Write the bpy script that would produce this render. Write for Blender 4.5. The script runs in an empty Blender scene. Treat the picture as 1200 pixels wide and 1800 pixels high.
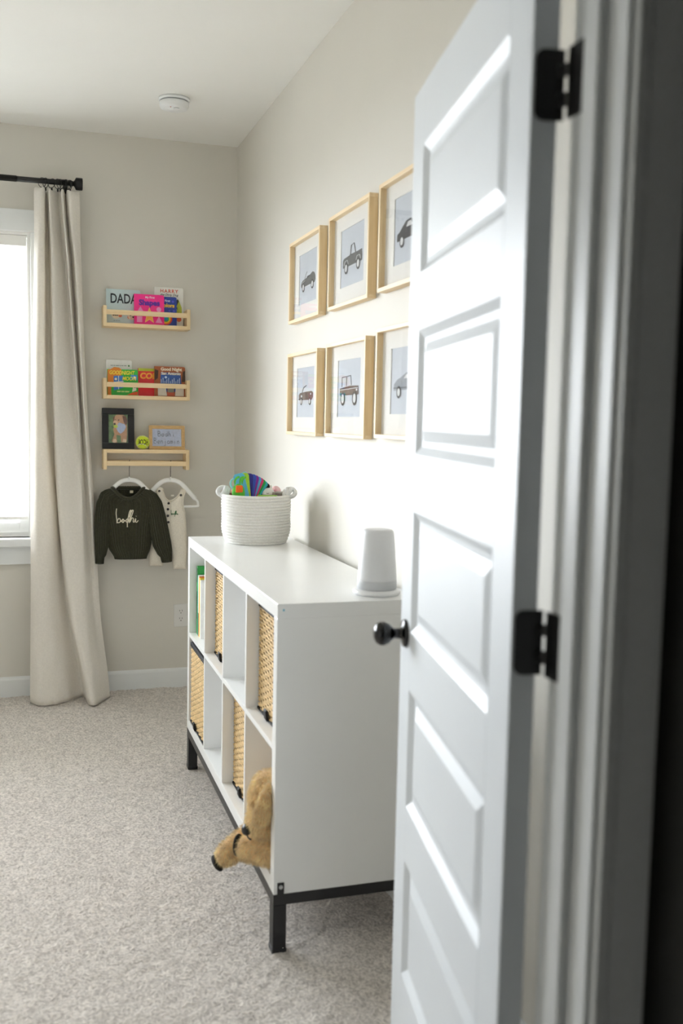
import bpy, bmesh, math, random
import numpy as np
from mathutils import Vector, Matrix, noise as mnoise
from mathutils.geometry import delaunay_2d_cdt
random.seed(7)
SC = bpy.context.scene
COL = SC.collection
PI = math.pi

# ------------------------------------------------------------------ camera
def set_camera():
    yaw, pitch, roll = 0.3073066, -0.0917822, 0.0208261
    f = Vector((math.sin(yaw)*math.cos(pitch), math.cos(yaw)*math.cos(pitch), math.sin(pitch)))
    r = Vector((math.cos(yaw), -math.sin(yaw), 0)); u = r.cross(f)
    c, s = math.cos(roll), math.sin(roll)
    r2 = c*r + s*u; u2 = -s*r + c*u
    cam = bpy.data.cameras.new('camera'); o = bpy.data.objects.new('camera', cam); COL.objects.link(o)
    m = Matrix.Identity(4)
    for i in range(3):
        m[i][0], m[i][1], m[i][2] = r2[i], u2[i], -f[i]
    m.translation = Vector((-1.02895, -5.10726, 1.39707))
    o.matrix_world = m
    cam.sensor_fit = 'VERTICAL'; cam.sensor_height = 36; cam.sensor_width = 24
    cam.lens = 34.942
    cam.clip_start = 0.05
    cam.dof.use_dof = True; cam.dof.focus_distance = 4.1; cam.dof.aperture_fstop = 2.8
    SC.camera = o
set_camera()

# ------------------------------------------------------------------ sky and exposure
SKY = 40.5
world = bpy.data.worlds.new('world'); SC.world = world; world.use_nodes = True
wn = world.node_tree.nodes; wl = world.node_tree.links
bg = wn['Background']; bg.inputs['Color'].default_value = (0.90, 0.95, 1.0, 1); bg.inputs['Strength'].default_value = SKY
SC.view_settings.view_transform = 'Standard'; SC.view_settings.look = 'None'
SC.view_settings.gamma = 1.0; SC.view_settings.use_curve_mapping = False
SC.view_settings.exposure = 0.0
SC.cycles.use_denoising = True
SC.cycles.max_bounces = 12; SC.cycles.diffuse_bounces = 8; SC.cycles.transparent_max_bounces = 16
SC.cycles.sample_clamp_indirect = 6.0

ROOM_L, ROOM_H, FRONT = -4.0, 2.763, -3.96     # left wall x, ceiling z, room face of the door wall
W1 = (-2.83, -1.006, 0.79, 2.265)               # window in the back wall  (x0,x1,z0,z1)

def portal(name, loc, rot, sx, sy):
    l = bpy.data.lights.new(name, 'AREA'); l.shape = 'RECTANGLE'; l.size = sx; l.size_y = sy
    l.cycles.is_portal = True
    o = bpy.data.objects.new(name, l); COL.objects.link(o); o.location = loc; o.rotation_euler = rot
portal('daylight_portal', ((W1[0]+W1[1])/2, 0.16, (W1[2]+W1[3])/2), (-PI/2, 0, 0), W1[1]-W1[0], W1[3]-W1[2])

# ------------------------------------------------------------------ materials
def lin(c):
    if isinstance(c, str):
        c = [int(c[i:i+2], 16)/255 for i in (0, 2, 4)]
    return tuple(x/12.92 if x <= .04045 else ((x+.055)/1.055)**2.4 for x in c)
MATS = {}
def mat(name, col, rough=.5, var=.04, vscale=30, bump=0, bscale=200, metal=0, spec=.5, sheen=0, detail=4, emit=None, sub=0, stretch=None, coat=0, bdist=.002):
    if name in MATS: return MATS[name]
    m = bpy.data.materials.new(name); m.use_nodes = True
    n = m.node_tree.nodes; l = m.node_tree.links
    b = n['Principled BSDF']
    c = lin(col)
    tc = n.new('ShaderNodeTexCoord'); mp = n.new('ShaderNodeMapping')
    l.new(tc.outputs['Object'], mp.inputs['Vector'])
    if stretch: mp.inputs['Scale'].default_value = stretch
    nz = n.new('ShaderNodeTexNoise'); nz.inputs['Scale'].default_value = vscale; nz.inputs['Detail'].default_value = detail
    l.new(mp.outputs['Vector'], nz.inputs['Vector'])
    rp = n.new('ShaderNodeValToRGB')
    rp.color_ramp.elements[0].position = .3; rp.color_ramp.elements[1].position = .7
    rp.color_ramp.elements[0].color = tuple(max(0, x*(1-var)) for x in c)+(1,)
    rp.color_ramp.elements[1].color = tuple(min(1, x*(1+var)) for x in c)+(1,)
    l.new(nz.outputs['Fac'], rp.inputs['Fac']); l.new(rp.outputs['Color'], b.inputs['Base Color'])
    b.inputs['Roughness'].default_value = rough; b.inputs['Metallic'].default_value = metal
    b.inputs['Specular IOR Level'].default_value = spec
    if sheen: b.inputs['Sheen Weight'].default_value = sheen; b.inputs['Sheen Roughness'].default_value = .5
    if coat: b.inputs['Coat Weight'].default_value = coat; b.inputs['Coat Roughness'].default_value = .08
    if sub:
        b.inputs['Subsurface Weight'].default_value = sub; b.inputs['Subsurface Radius'].default_value = (.02, .02, .02)
    if bump:
        n2 = n.new('ShaderNodeTexNoise'); n2.inputs['Scale'].default_value = bscale; n2.inputs['Detail'].default_value = 3
        l.new(mp.outputs['Vector'], n2.inputs['Vector'])
        bp = n.new('ShaderNodeBump'); bp.inputs['Strength'].default_value = bump; bp.inputs['Distance'].default_value = bdist
        l.new(n2.outputs['Fac'], bp.inputs['Height']); l.new(bp.outputs['Normal'], b.inputs['Normal'])
    MATS[name] = m
    return m

def glass_mat(name, refl=1.0):
    m = bpy.data.materials.new(name); m.use_nodes = True
    n = m.node_tree.nodes; l = m.node_tree.links
    for x in list(n): n.remove(x)
    out = n.new('ShaderNodeOutputMaterial'); mix = n.new('ShaderNodeMixShader')
    tr = n.new('ShaderNodeBsdfTransparent'); gl = n.new('ShaderNodeBsdfGlossy'); gl.inputs['Roughness'].default_value = .02
    lw = n.new('ShaderNodeLayerWeight'); pw = n.new('ShaderNodeMath'); pw.operation = 'POWER'; pw.inputs[1].default_value = 5
    ml = n.new('ShaderNodeMath'); ml.operation = 'MULTIPLY_ADD'; ml.inputs[1].default_value = .9*refl; ml.inputs[2].default_value = .035
    lw.inputs['Blend'].default_value = .5
    l.new(lw.outputs['Facing'], pw.inputs[0]); l.new(pw.outputs[0], ml.inputs[0]); fr = ml
    nz = n.new('ShaderNodeTexNoise'); nz.inputs['Scale'].default_value = 3
    bp = n.new('ShaderNodeBump'); bp.inputs['Strength'].default_value = .02
    l.new(nz.outputs['Fac'], bp.inputs['Height']); l.new(bp.outputs['Normal'], gl.inputs['Normal'])
    l.new(fr.outputs[0], mix.inputs[0]); l.new(tr.outputs[0], mix.inputs[1]); l.new(gl.outputs[0], mix.inputs[2])
    l.new(mix.outputs[0], out.inputs[0])
    MATS[name] = m
    return m

def wood_mat(name, a, b_, axis=0):
    m = bpy.data.materials.new(name); m.use_nodes = True
    n = m.node_tree.nodes; l = m.node_tree.links; b = n['Principled BSDF']
    tc = n.new('ShaderNodeTexCoord'); mp = n.new('ShaderNodeMapping'); l.new(tc.outputs['Object'], mp.inputs['Vector'])
    s = [60, 60, 60]; s[axis] = 4; mp.inputs['Scale'].default_value = s
    nz = n.new('ShaderNodeTexNoise'); nz.inputs['Scale'].default_value = 1.4; nz.inputs['Detail'].default_value = 6; nz.inputs['Distortion'].default_value = .6
    l.new(mp.outputs['Vector'], nz.inputs['Vector'])
    rp = n.new('ShaderNodeValToRGB'); rp.color_ramp.elements[0].position = .3; rp.color_ramp.elements[1].position = .72
    rp.color_ramp.elements[0].color = lin(b_)+(1,); rp.color_ramp.elements[1].color = lin(a)+(1,)
    l.new(nz.outputs['Fac'], rp.inputs['Fac']); l.new(rp.outputs['Color'], b.inputs['Base Color'])
    b.inputs['Roughness'].default_value = .5
    MATS[name] = m
    return m

def carpet_mat():
    m = bpy.data.materials.new('carpet'); m.use_nodes = True
    n = m.node_tree.nodes; l = m.node_tree.links; b = n['Principled BSDF']
    tc = n.new('ShaderNodeTexCoord')
    def nz(s, d=3):
        x = n.new('ShaderNodeTexNoise'); x.inputs['Scale'].default_value = s; x.inputs['Detail'].default_value = d
        l.new(tc.outputs['Object'], x.inputs['Vector']); return x
    fine = nz(120, 5); mid = nz(28, 3)
    r1 = n.new('ShaderNodeValToRGB'); r1.color_ramp.elements[0].position = .35; r1.color_ramp.elements[1].position = .62
    r1.color_ramp.elements[0].color = lin('b7b0aa')+(1,); r1.color_ramp.elements[1].color = lin('e8e1da')+(1,)
    l.new(fine.outputs['Fac'], r1.inputs['Fac'])
    r2 = n.new('ShaderNodeValToRGB'); r2.color_ramp.elements[0].position = .3; r2.color_ramp.elements[1].position = .7
    r2.color_ramp.elements[0].color = (.86, .86, .86, 1); r2.color_ramp.elements[1].color = (1.04, 1.04, 1.04, 1)
    l.new(mid.outputs['Fac'], r2.inputs['Fac'])
    mx = n.new('ShaderNodeMixRGB'); mx.blend_type = 'MULTIPLY'; mx.inputs[0].default_value = 1
    l.new(r1.outputs[0], mx.inputs[1]); l.new(r2.outputs[0], mx.inputs[2]); l.new(mx.outputs[0], b.inputs['Base Color'])
    b.inputs['Roughness'].default_value = .95; b.inputs['Specular IOR Level'].default_value = .1
    b.inputs['Sheen Weight'].default_value = .25
    bp = n.new('ShaderNodeBump'); bp.inputs['Strength'].default_value = .9; bp.inputs['Distance'].default_value = .006
    l.new(fine.outputs['Fac'], bp.inputs['Height']); l.new(bp.outputs['Normal'], b.inputs['Normal'])
    MATS['carpet'] = m
    return m

M_WALL = mat('wall_paint', 'd8d5cd', .6, .012, 3, bump=.06, bscale=260)
M_CEIL = mat('ceiling_paint', 'f4f4f1', .8, .01, 3, bump=.05, bscale=200)
M_TRIM = mat('trim_paint', 'e8ebec', .36, .01, 4)
M_DOOR = mat('door_paint', 'd8dde2', .42, .01, 4, bump=.03, bscale=60)
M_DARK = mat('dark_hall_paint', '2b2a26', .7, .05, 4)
M_BLACK = mat('black_metal', '0b0b0c', .35, .1, 40)
M_KNOB = mat('black_gloss', '060607', .12, .1, 40)
M_WHITE = mat('white_laminate', 'f2f3f3', .28, .01, 6)
M_CARPET = carpet_mat()
M_GLASS = glass_mat('window_glass')
M_VINYL = mat('white_vinyl', 'f4f4f2', .4, .01, 5)
M_BIRCH = wood_mat('birch_x', 'f0dab4', 'e3c798', 0)
M_BIRCHY = wood_mat('birch_y', 'f0dcba', 'e2c89c', 1)
M_BIRCHZ = wood_mat('birch_z', 'ecd6b0', 'ddc294', 2)

# ------------------------------------------------------------------ mesh helpers
class MB:
    def __init__(s): s.v = []; s.f = []
    def add(s, vs, fs):
        b = len(s.v); s.v += [tuple(p) for p in vs]; s.f += [tuple(i+b for i in q) for q in fs]; return s
    def box(s, x0, y0, z0, x1, y1, z1):
        x0, x1 = sorted((x0, x1)); y0, y1 = sorted((y0, y1)); z0, z1 = sorted((z0, z1))
        return s.add([(x0,y0,z0),(x1,y0,z0),(x1,y1,z0),(x0,y1,z0),(x0,y0,z1),(x1,y0,z1),(x1,y1,z1),(x0,y1,z1)],
                     [(0,3,2,1),(4,5,6,7),(0,1,5,4),(1,2,6,5),(2,3,7,6),(3,0,4,7)])
    def rings(s, R, closed=True, cap=(True, True), loop=False):
        n = len(R[0]); vs = [p for r in R for p in r]; fs = []
        m = len(R)
        for i in range(m if loop else m-1):
            a, b = i*n, ((i+1) % m)*n
            for j in range(n if closed else n-1):
                k = (j+1) % n
                fs.append((a+j, a+k, b+k, b+j))
        if not loop and closed:
            if cap[0]: fs.append(tuple(range(n-1, -1, -1)))
            if cap[1]: fs.append(tuple((m-1)*n+j for j in range(n)))
        return s.add(vs, fs)
    def lathe(s, prof, seg=24, c=(0,0,0), axis=(0,0,1), cap=(True, True)):
        q = Vector((0,0,1)).rotation_difference(Vector(axis).normalized())
        c = Vector(c)
        return s.rings([[c + q @ Vector((r*math.cos(2*PI*j/seg), r*math.sin(2*PI*j/seg), z)) for j in range(seg)] for r, z in prof], cap=cap)
    def cyl(s, a, b, r, seg=16, r2=None):
        a, b = Vector(a), Vector(b); d = b-a
        return s.lathe([(r, 0), (r if r2 is None else r2, d.length)], seg, a, d)
    def tube(s, pts, r, seg=8, closed=False):
        pts = [Vector(p) for p in pts]; n = len(pts); R = []
        up = Vector((0.13, 0.31, 0.94)).normalized()
        for i, p in enumerate(pts):
            t = (pts[(i+1) % n]-pts[i-1]) if closed else (pts[min(i+1, n-1)]-pts[max(i-1, 0)])
            t.normalize()
            x = up - t*up.dot(t)
            if x.length < 1e-4: x = Vector((1,0,0)) - t*t.x
            x.normalize(); y = t.cross(x); up = x
            rr = r[i] if isinstance(r, (list, tuple)) else r
            R.append([p + rr*(math.cos(2*PI*j/seg)*x + math.sin(2*PI*j/seg)*y) for j in range(seg)])
        return s.rings(R, loop=closed)
    def prism(s, poly, fn, d0, d1):
        """poly = list of (u,v); fn(u,v,d) gives a 3D point"""
        n = len(poly)
        vs = [fn(u, v, d0) for u, v in poly] + [fn(u, v, d1) for u, v in poly]
        return s.add(vs, [tuple(range(n)), tuple(range(2*n-1, n-1, -1))] + [(j, j+n, (j+1) % n + n, (j+1) % n) for j in range(n)])
    def ell(s, c, r, rot=None, u=20, w=12):
        c = Vector(c); R = Matrix.Identity(3) if rot is None else rot
        vs = []; fs = []
        for i in range(w+1):
            t = PI*i/w
            for j in range(u):
                a = 2*PI*j/u
                vs.append(c + R @ Vector((r[0]*math.sin(t)*math.cos(a), r[1]*math.sin(t)*math.sin(a), r[2]*math.cos(t))))
        for i in range(w):
            for j in range(u):
                k = (j+1) % u
                fs.append((i*u+j, (i+1)*u+j, (i+1)*u+k, i*u+k))
        return s.add(vs, fs)

def mesh_of(name, mb):
    me = bpy.data.meshes.new(name); me.from_pydata([tuple(p) for p in mb.v], [], mb.f)
    bm = bmesh.new(); bm.from_mesh(me)
    bmesh.ops.remove_doubles(bm, verts=bm.verts, dist=1e-6)
    bmesh.ops.recalc_face_normals(bm, faces=bm.faces)
    bm.to_mesh(me); bm.free()
    return me
def link(name, me, m, parent=None, smooth=False, bevel=0, seg=2):
    o = bpy.data.objects.new(name, me); COL.objects.link(o)
    if m is not None and not me.materials: me.materials.append(m)
    if smooth:
        me.polygons.foreach_set('use_smooth', [True]*len(me.polygons))
    if bevel:
        b = o.modifiers.new('bevel', 'BEVEL'); b.width = bevel; b.segments = seg; b.limit_method = 'ANGLE'; b.angle_limit = math.radians(40)
    if parent is not None: o.parent = parent
    return o
def build(name, mb, m, parent=None, smooth=False, bevel=0, seg=2):
    return link(name, mesh_of(name, mb), m, parent, smooth, bevel, seg)
def tag(o, label, cat, group=None):
    o['label'] = label; o['category'] = cat
    if group: o['group'] = group
    return o
def thing(name, label, cat, loc=(0,0,0), rot=(0,0,0), group=None):
    o = bpy.data.objects.new(name, None); COL.objects.link(o); o.empty_display_size = .05
    o.location = loc; o.rotation_euler = rot
    return tag(o, label, cat, group)
def struct(o, label=None):
    o['kind'] = 'structure'
    if label: o['label'] = label
    return o
def sempty(name, loc=(0,0,0), rot=(0,0,0), label=None):
    o = bpy.data.objects.new(name, None); COL.objects.link(o); o.location = loc; o.rotation_euler = rot; o.empty_display_size = .05
    return struct(o, label)
def copy_tree(o, parent=None):
    c = o.copy(); COL.objects.link(c); c.parent = parent
    for ch in o.children: copy_tree(ch, c)
    return c
def catmull(pts, k):
    P = [Vector(p) for p in pts]; out = []
    for i in range(len(P)-1):
        a, b, c, d = P[max(i-1, 0)], P[i], P[i+1], P[min(i+2, len(P)-1)]
        for j in range(k):
            t = j/k
            out.append(.5*((2*b)+(c-a)*t+(2*a-5*b+4*c-d)*t*t+(3*b-a-3*c+d)*t**3))
    out.append(P[-1]); return out
def text_mb(body, size, fn, bold=0, shear=0, align='CENTER', space=1.0):
    """flat lettering: fn(u,v) gives a 3D point"""
    cu = bpy.data.curves.new('lettering', 'FONT'); cu.body = body; cu.size = size; cu.offset = bold; cu.shear = shear
    cu.align_x = align; cu.align_y = 'CENTER'; cu.space_character = space; cu.resolution_u = 3
    ob = bpy.data.objects.new('lettering_tmp', cu); COL.objects.link(ob)
    dg = bpy.context.evaluated_depsgraph_get(); dg.update()
    me = bpy.data.meshes.new_from_object(ob.evaluated_get(dg))
    bpy.data.objects.remove(ob); bpy.data.curves.remove(cu)
    mb = MB(); mb.add([fn(v.co.x, v.co.y) for v in me.vertices], [tuple(p.vertices) for p in me.polygons])
    bpy.data.meshes.remove(me)
    return mb
def raw(name, mb, m, parent=None, smooth=False):
    """mesh without normal recalculation or merging (flat print)"""
    me = bpy.data.meshes.new(name); me.from_pydata([tuple(p) for p in mb.v], [], mb.f)
    return link(name, me, m, parent, smooth)
# ------------------------------------------------------------------ the room
def carpet_floor():
    mb = MB()
    x0, x1, y0, y1 = ROOM_L, 0.0, -4.1, 0.0
    nx, ny = 390, 372
    rnd = random.Random(3)
    vs = []; fs = []
    for j in range(ny+1):
        y = y0+(y1-y0)*j/ny
        for i in range(nx+1):
            x = x0+(x1-x0)*i/nx
            h = .0035*mnoise.noise((x*9, y*9, 0)) + rnd.uniform(-.0035, .0025)
            vs.append((x, y, h-.003))
    for j in range(ny):
        for i in range(nx):
            a = j*(nx+1)+i
            fs.append((a, a+1, a+nx+2, a+nx+1))
    mb.add(vs, fs)
    me = bpy.data.meshes.new('floor'); me.from_pydata(vs, [], fs)
    o = link('floor', me, M_CARPET, None, True)
    struct(o, 'pale greige cut pile carpet')
    h = MB().box(-2.3, -5.8, -.05, .12, -4.1, -.004)
    h.box(ROOM_L-.14, -4.1, -.08, .12, .14, -.02)
    hb = build('floor_hall', h, M_CARPET); struct(hb)
carpet_floor()

c = MB().box(ROOM_L-.14, -6.72, ROOM_H, .12, .14, ROOM_H+.1)
struct(build('ceiling', c, M_CEIL))
def wall_with_hole(name, axis, face, thick, a0, a1, hole, m=M_WALL):
    """axis 0: wall plane x=face; axis 1: wall plane y=face"""
    mb = MB()
    h0, h1, z0, z1 = hole
    for (p, q, r, s) in ((a0, h0, 0, ROOM_H), (h1, a1, 0, ROOM_H), (h0, h1, 0, z0), (h0, h1, z1, ROOM_H)):
        if q-p < 1e-4 or s-r < 1e-4: continue
        r = r-.05 if r == 0 else r
        if axis == 1: mb.box(p, face, r, q, face+thick, s)
        else: mb.box(face, p, r, face+thick, q, s)
    return struct(build(name, mb, m))
wall_with_hole('wall_back', 1, 0, .14, ROOM_L-.14, .12, W1)
struct(build('wall_left', MB().box(ROOM_L-.14, -4.076, -.05, ROOM_L, .14, ROOM_H), M_WALL))
struct(build('wall_right', MB().box(0, -4.076, -.05, .12, .14, ROOM_H), M_WALL))
wall_with_hole('wall_front', 1, FRONT-.116, .116, ROOM_L-.14, .12, (-1.154, -.352, 0, 2.07))
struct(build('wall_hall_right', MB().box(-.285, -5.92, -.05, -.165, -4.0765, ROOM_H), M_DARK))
struct(build('wall_hall_left', MB().box(-2.42, -5.92, -.05, -2.3, -4.0765, ROOM_H), M_WALL))
struct(build('wall_hall_back', MB().box(-2.3, -5.92, -.05, -.285, -5.8, ROOM_H), M_WALL))

def baseboard(name, pts):
    """profile swept along a straight run; pts = ((x,y),(x,y)), normal to the left of the run"""
    (ax, ay), (bx, by) = pts
    d = Vector((bx-ax, by-ay, 0)).normalized(); nrm = Vector((-d.y, d.x, 0))
    prof = [(0, -.01), (.014, -.01), (.014, .080), (.011, .088), (.004, .094), (0, .095)]
    mb = MB()
    mb.rings([[Vector((x, y, 0)) + nrm*o + Vector((0, 0, z)) for o, z in prof] for x, y in pts])
    struct(build(name, mb, M_TRIM))
baseboard('baseboard_back', ((0, 0), (ROOM_L, 0)))
baseboard('baseboard_right', ((0, FRONT), (0, 0)))
baseboard('baseboard_left', ((ROOM_L, 0), (ROOM_L, FRONT)))

def window(name, loc, rz, wd, label):
    r = sempty(name, loc, (0, 0, rz), label)
    z0, z1 = .79, 2.265
    cz = .09
    build('head_casing', MB().box(-cz-.02, -.02, z1, wd+cz+.02, 0, z1+.103), M_TRIM, r, bevel=.003)
    for u in (-cz, wd): build('side_casing', MB().box(u, -.018, z0, u+cz, 0, z1), M_TRIM, r, bevel=.003)
    build('stool', MB().box(-cz-.03, -.055, z0-.042, wd+cz+.03, .06, z0), M_TRIM, r, bevel=.006)
    build('apron', MB().box(-cz, -.018, z0-.13, wd+cz, 0, z0-.042), M_TRIM, r, bevel=.003)
    jl = MB().box(0, 0, z0, .014, .14, z1).box(wd-.014, 0, z0, wd, .14, z1).box(.014, 0, z1-.014, wd-.014, .14, z1).box(.014, .06, z0, wd-.014, .14, z0+.02)
    build('jamb_liner', jl, M_VINYL, r)
    mul = .07
    units = [(.014, wd-.014)] if wd < 1.2 else [(.014, wd/2-mul/2), (wd/2+mul/2, wd-.014)]
    if wd >= 1.2: build('mullion', MB().box(wd/2-mul/2, 0, z0, wd/2+mul/2, .14, z1-.014), M_VINYL, r, bevel=.003)
    for (u0, u1) in units:
        for (a, b, y0, y1, rb, rt, up) in ((1.46, z1-.014, .1, .128, .035, .06, True), (z0+.02, 1.495, .068, .098, .05, .035, False)):
            st = .045
            sash = build('sash', MB().box(u0, y0, a, u0+st, y1, b).box(u1-st, y0, a, u1, y1, b).box(u0+st, y0, a, u1-st, y1, a+rb).box(u0+st, y0, b-rt, u1-st, y1, b), M_VINYL, r, bevel=.003)
            ym = (y0+y1)/2
            build('pane', MB().box(u0+st, ym-.002, a+rb, u1-st, ym+.002, b-rt), M_GLASS, sash)
            if up:
                for zz in (2.095, 1.632): build('muntin', MB().box(u0+st, ym-.006, zz-.009, u1-st, ym+.006, zz+.009), M_VINYL, sash)
    return r
window('window_1', (W1[0], 0, 0), 0, W1[1]-W1[0], 'white double-hung window with wide flat casing')

# door frame
def door_frame():
    t = sempty('trim_1', (0, 0, 0), label='white door jamb with stop and stepped casing')
    xr, xl, yr, yh, zt = -.37, -1.136, FRONT, FRONT-.116, 2.052
    build('jamb', MB().box(xr, yh, 0, xr+.018, yr, zt+.018), M_TRIM, t, bevel=.001)
    build('jamb', MB().box(xl-.018, yh, 0, xl, yr, zt+.018), M_TRIM, t, bevel=.001)
    build('jamb', MB().box(xl, yh, zt, xr, yr, zt+.018), M_TRIM, t, bevel=.001)
    s0, s1 = yr-.07, yr-.037
    build('stop', MB().box(xr-.011, s0, 0, xr, s1, zt), M_TRIM, t, bevel=.002)
    build('stop', MB().box(xl, s0, 0, xl+.011, s1, zt), M_TRIM, t, bevel=.002)
    build('stop', MB().box(xl+.011, s0, zt-.011, xr-.011, s1, zt), M_TRIM, t, bevel=.002)
    for side, y in ((-1, yh), (1, yr)):
        prof = [(0, 0), (0, .0135), (.0015, .0150), (.014, .0150), (.020, .012), (.056, .016), (.068, .016), (.070, .010), (.070, 0)]
        for sx, x in ((1, xr+.006), (-1, xl-.006)):
            R = [[(x+sx*a, y+side*b, z) for a, b in prof] for z in (0, zt+.006)]
            build('casing', MB().rings(R), M_TRIM, t)
        build('casing', MB().rings([[(x, y+side*b, zt+.006+a) for a, b in prof] for x in (xl-.076, xr+.076)]), M_TRIM, t)
door_frame()

def door():
    r = sempty('door_1', (-.4136, -3.9295, 0), (0, 0, math.radians(80)), 'white five-panel door standing open')
    Wd, z0, z1, T = .758, .018, 2.045, .035
    xa, xb = .103, .658
    tops = [1.928, 1.576, 1.220, .860, .504]; h = .243
    for a, b in ((0, xa), (xb, Wd)): build('stile', MB().box(a, -T, z0, b, 0, z1), M_DOOR, r, bevel=.0015)
    edges = [z1] + [q for t in tops for q in (t, t-h)] + [z0]
    for i in range(0, len(edges), 2):
        build('rail', MB().box(xa, -T, edges[i+1], xb, 0, edges[i]), M_DOOR, r)
    for t in tops:
        mb = MB()
        prof = [(0, 0), (.006, -.0035), (.016, -.0095), (.026, -.0105), (.048, -.003)]
        def ring(i, y): return [(xa+i, y, t-h+i), (xb-i, y, t-h+i), (xb-i, y, t-i), (xa+i, y, t-i)]
        R = [ring(i, y) for i, y in prof]
        mb.rings(R, cap=(False, True))
        mb.rings([ring(i, -T-y) for i, y in prof], cap=(False, True))
        build('panel', mb, M_DOOR, r, bevel=.0012)
    # knob on both faces
    for sgn, y in ((1, 0), (-1, -T)):
        c = (Wd-.06, y, .967)
        prof = [(.028, 0), (.029, .004), (.026, .008), (.013, .010), (.0105, .016), (.0105, .026), (.015, .031), (.021, .037), (.0245, .046), (.0240, .055), (.019, .063), (.011, .067), (.001, .068)]
        k = build('knob', MB().lathe(prof, 32, c, (0, sgn, 0)), M_KNOB, r, True); k['label'] = 'black round door knob'
    # hinges
    inv = (Matrix.Translation((-.4136, -3.9295, 0)) @ Matrix.Rotation(math.radians(80), 4, 'Z')).inverted()
    def rr(a0, a1, b0, b1, q, corners):
        out = []
        for (ca, cb, st, on) in ((a1-q, b1-q, 0, corners[0]), (a0+q, b1-q, 90, corners[1]), (a0+q, b0+q, 180, corners[2]), (a1-q, b0+q, 270, corners[3])):
            if on: out += [(ca+q*math.cos(math.radians(st+k*15)), cb+q*math.sin(math.radians(st+k*15))) for k in range(7)]
            else: out.append((a1 if st in (0, 270) else a0, b1 if st in (0, 90) else b0))
        return out
    for zc in (1.828, 1.106, .34):
        hh = .044
        hg = build('hinge', MB().prism(rr(-.0425, -.004, zc-hh, zc+hh, .012, (1, 0, 0, 1)), lambda u, v, d: (d, u, v), -.0024, 0.0), M_BLACK, r)
        jl = MB().prism(rr(-3.992, -3.948, zc-hh, zc+hh, .010, (0, 0, 1, 0)), lambda u, v, d: inv @ Vector((d, u, v)), -.3728, -.37)
        build('jamb_leaf', jl, M_BLACK, hg)
        A = inv @ Vector((-.3715, -3.949, zc)); B = Vector((-.001, -.0415, zc))
        pin = inv @ Vector((-.3765, -3.938, zc))
        for k0, k1 in ((.010, .026), (-.028, -.010)):
            build('knuckle', MB().cyl((pin.x, pin.y, zc+k0), (pin.x, pin.y, zc+k1), .0055, 14), M_BLACK, hg, True)
            for S in (A, B):
                d = Vector((pin.x-S.x, pin.y-S.y, 0)); nn = Vector((-d.y, d.x, 0)).normalized()*.0013
                q0 = Vector((S.x, S.y, 0)); q1 = Vector((pin.x, pin.y, 0))
                mb = MB().rings([[q0+nn+Vector((0,0,z)), q1+nn+Vector((0,0,z)), q1-nn+Vector((0,0,z)), q0-nn+Vector((0,0,z))] for z in (zc+k0, zc+k1)])
                build('knuckle_arm', mb, M_BLACK, hg)
door()

# outside
gm = mat('paving', '8a8782', .9, .15, .4)
struct(build('ground_outside', MB().box(-60, -60, -3.3, 60, 60, -3.2), gm))

def blind(loc, rz, wd, label):
    t = thing('window_blind', label, 'blind', loc, (0, 0, rz), 'white slat blinds')
    z1 = 2.25
    m = mat('blind_white', 'f3f3f0', .45, .01, 5, sub=0)
    build('headrail', MB().box(.004, .006, z1-.05, wd-.004, .062, z1), m, t, bevel=.003)
    z = z1-.085; slat = None
    while z > .9:
        if slat is None:
            mb = MB(); R = []
            for k in range(7):
                a = k/6-.5
                R.append((.034+a*.05, .002*math.cos(a*PI)))
            prof = [(y, q+.0012) for y, q in R] + [(y, q-.0012) for y, q in reversed(R)]
            mb.rings([[(u, y, q) for y, q in prof] for u in (.006, wd-.006)])
            slat = build('slat', mb, m, t); slat.location = (0, 0, z)
        else:
            c = slat.copy(); COL.objects.link(c); c.location = (0, 0, z)
        z -= .0585
    build('bottom_rail', MB().box(.006, .012, z, wd-.006, .056, z+.016), m, t, bevel=.003)
    for u in (.1, wd/2, wd-.1):
        build('ladder_cord', MB().cyl((u, .008, z), (u, .008, z1-.04), .0011, 6), m, t)
w1 = W1[1]-W1[0]; half = w1/2-.049
blind((W1[0]+w1/2+.035, 0, 0), 0, half, 'white slat blind in the window unit beside the curtain')
blind((W1[0]+.014, 0, 0), 0, half, 'white slat blind in the far window unit away from the curtain')

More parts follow.
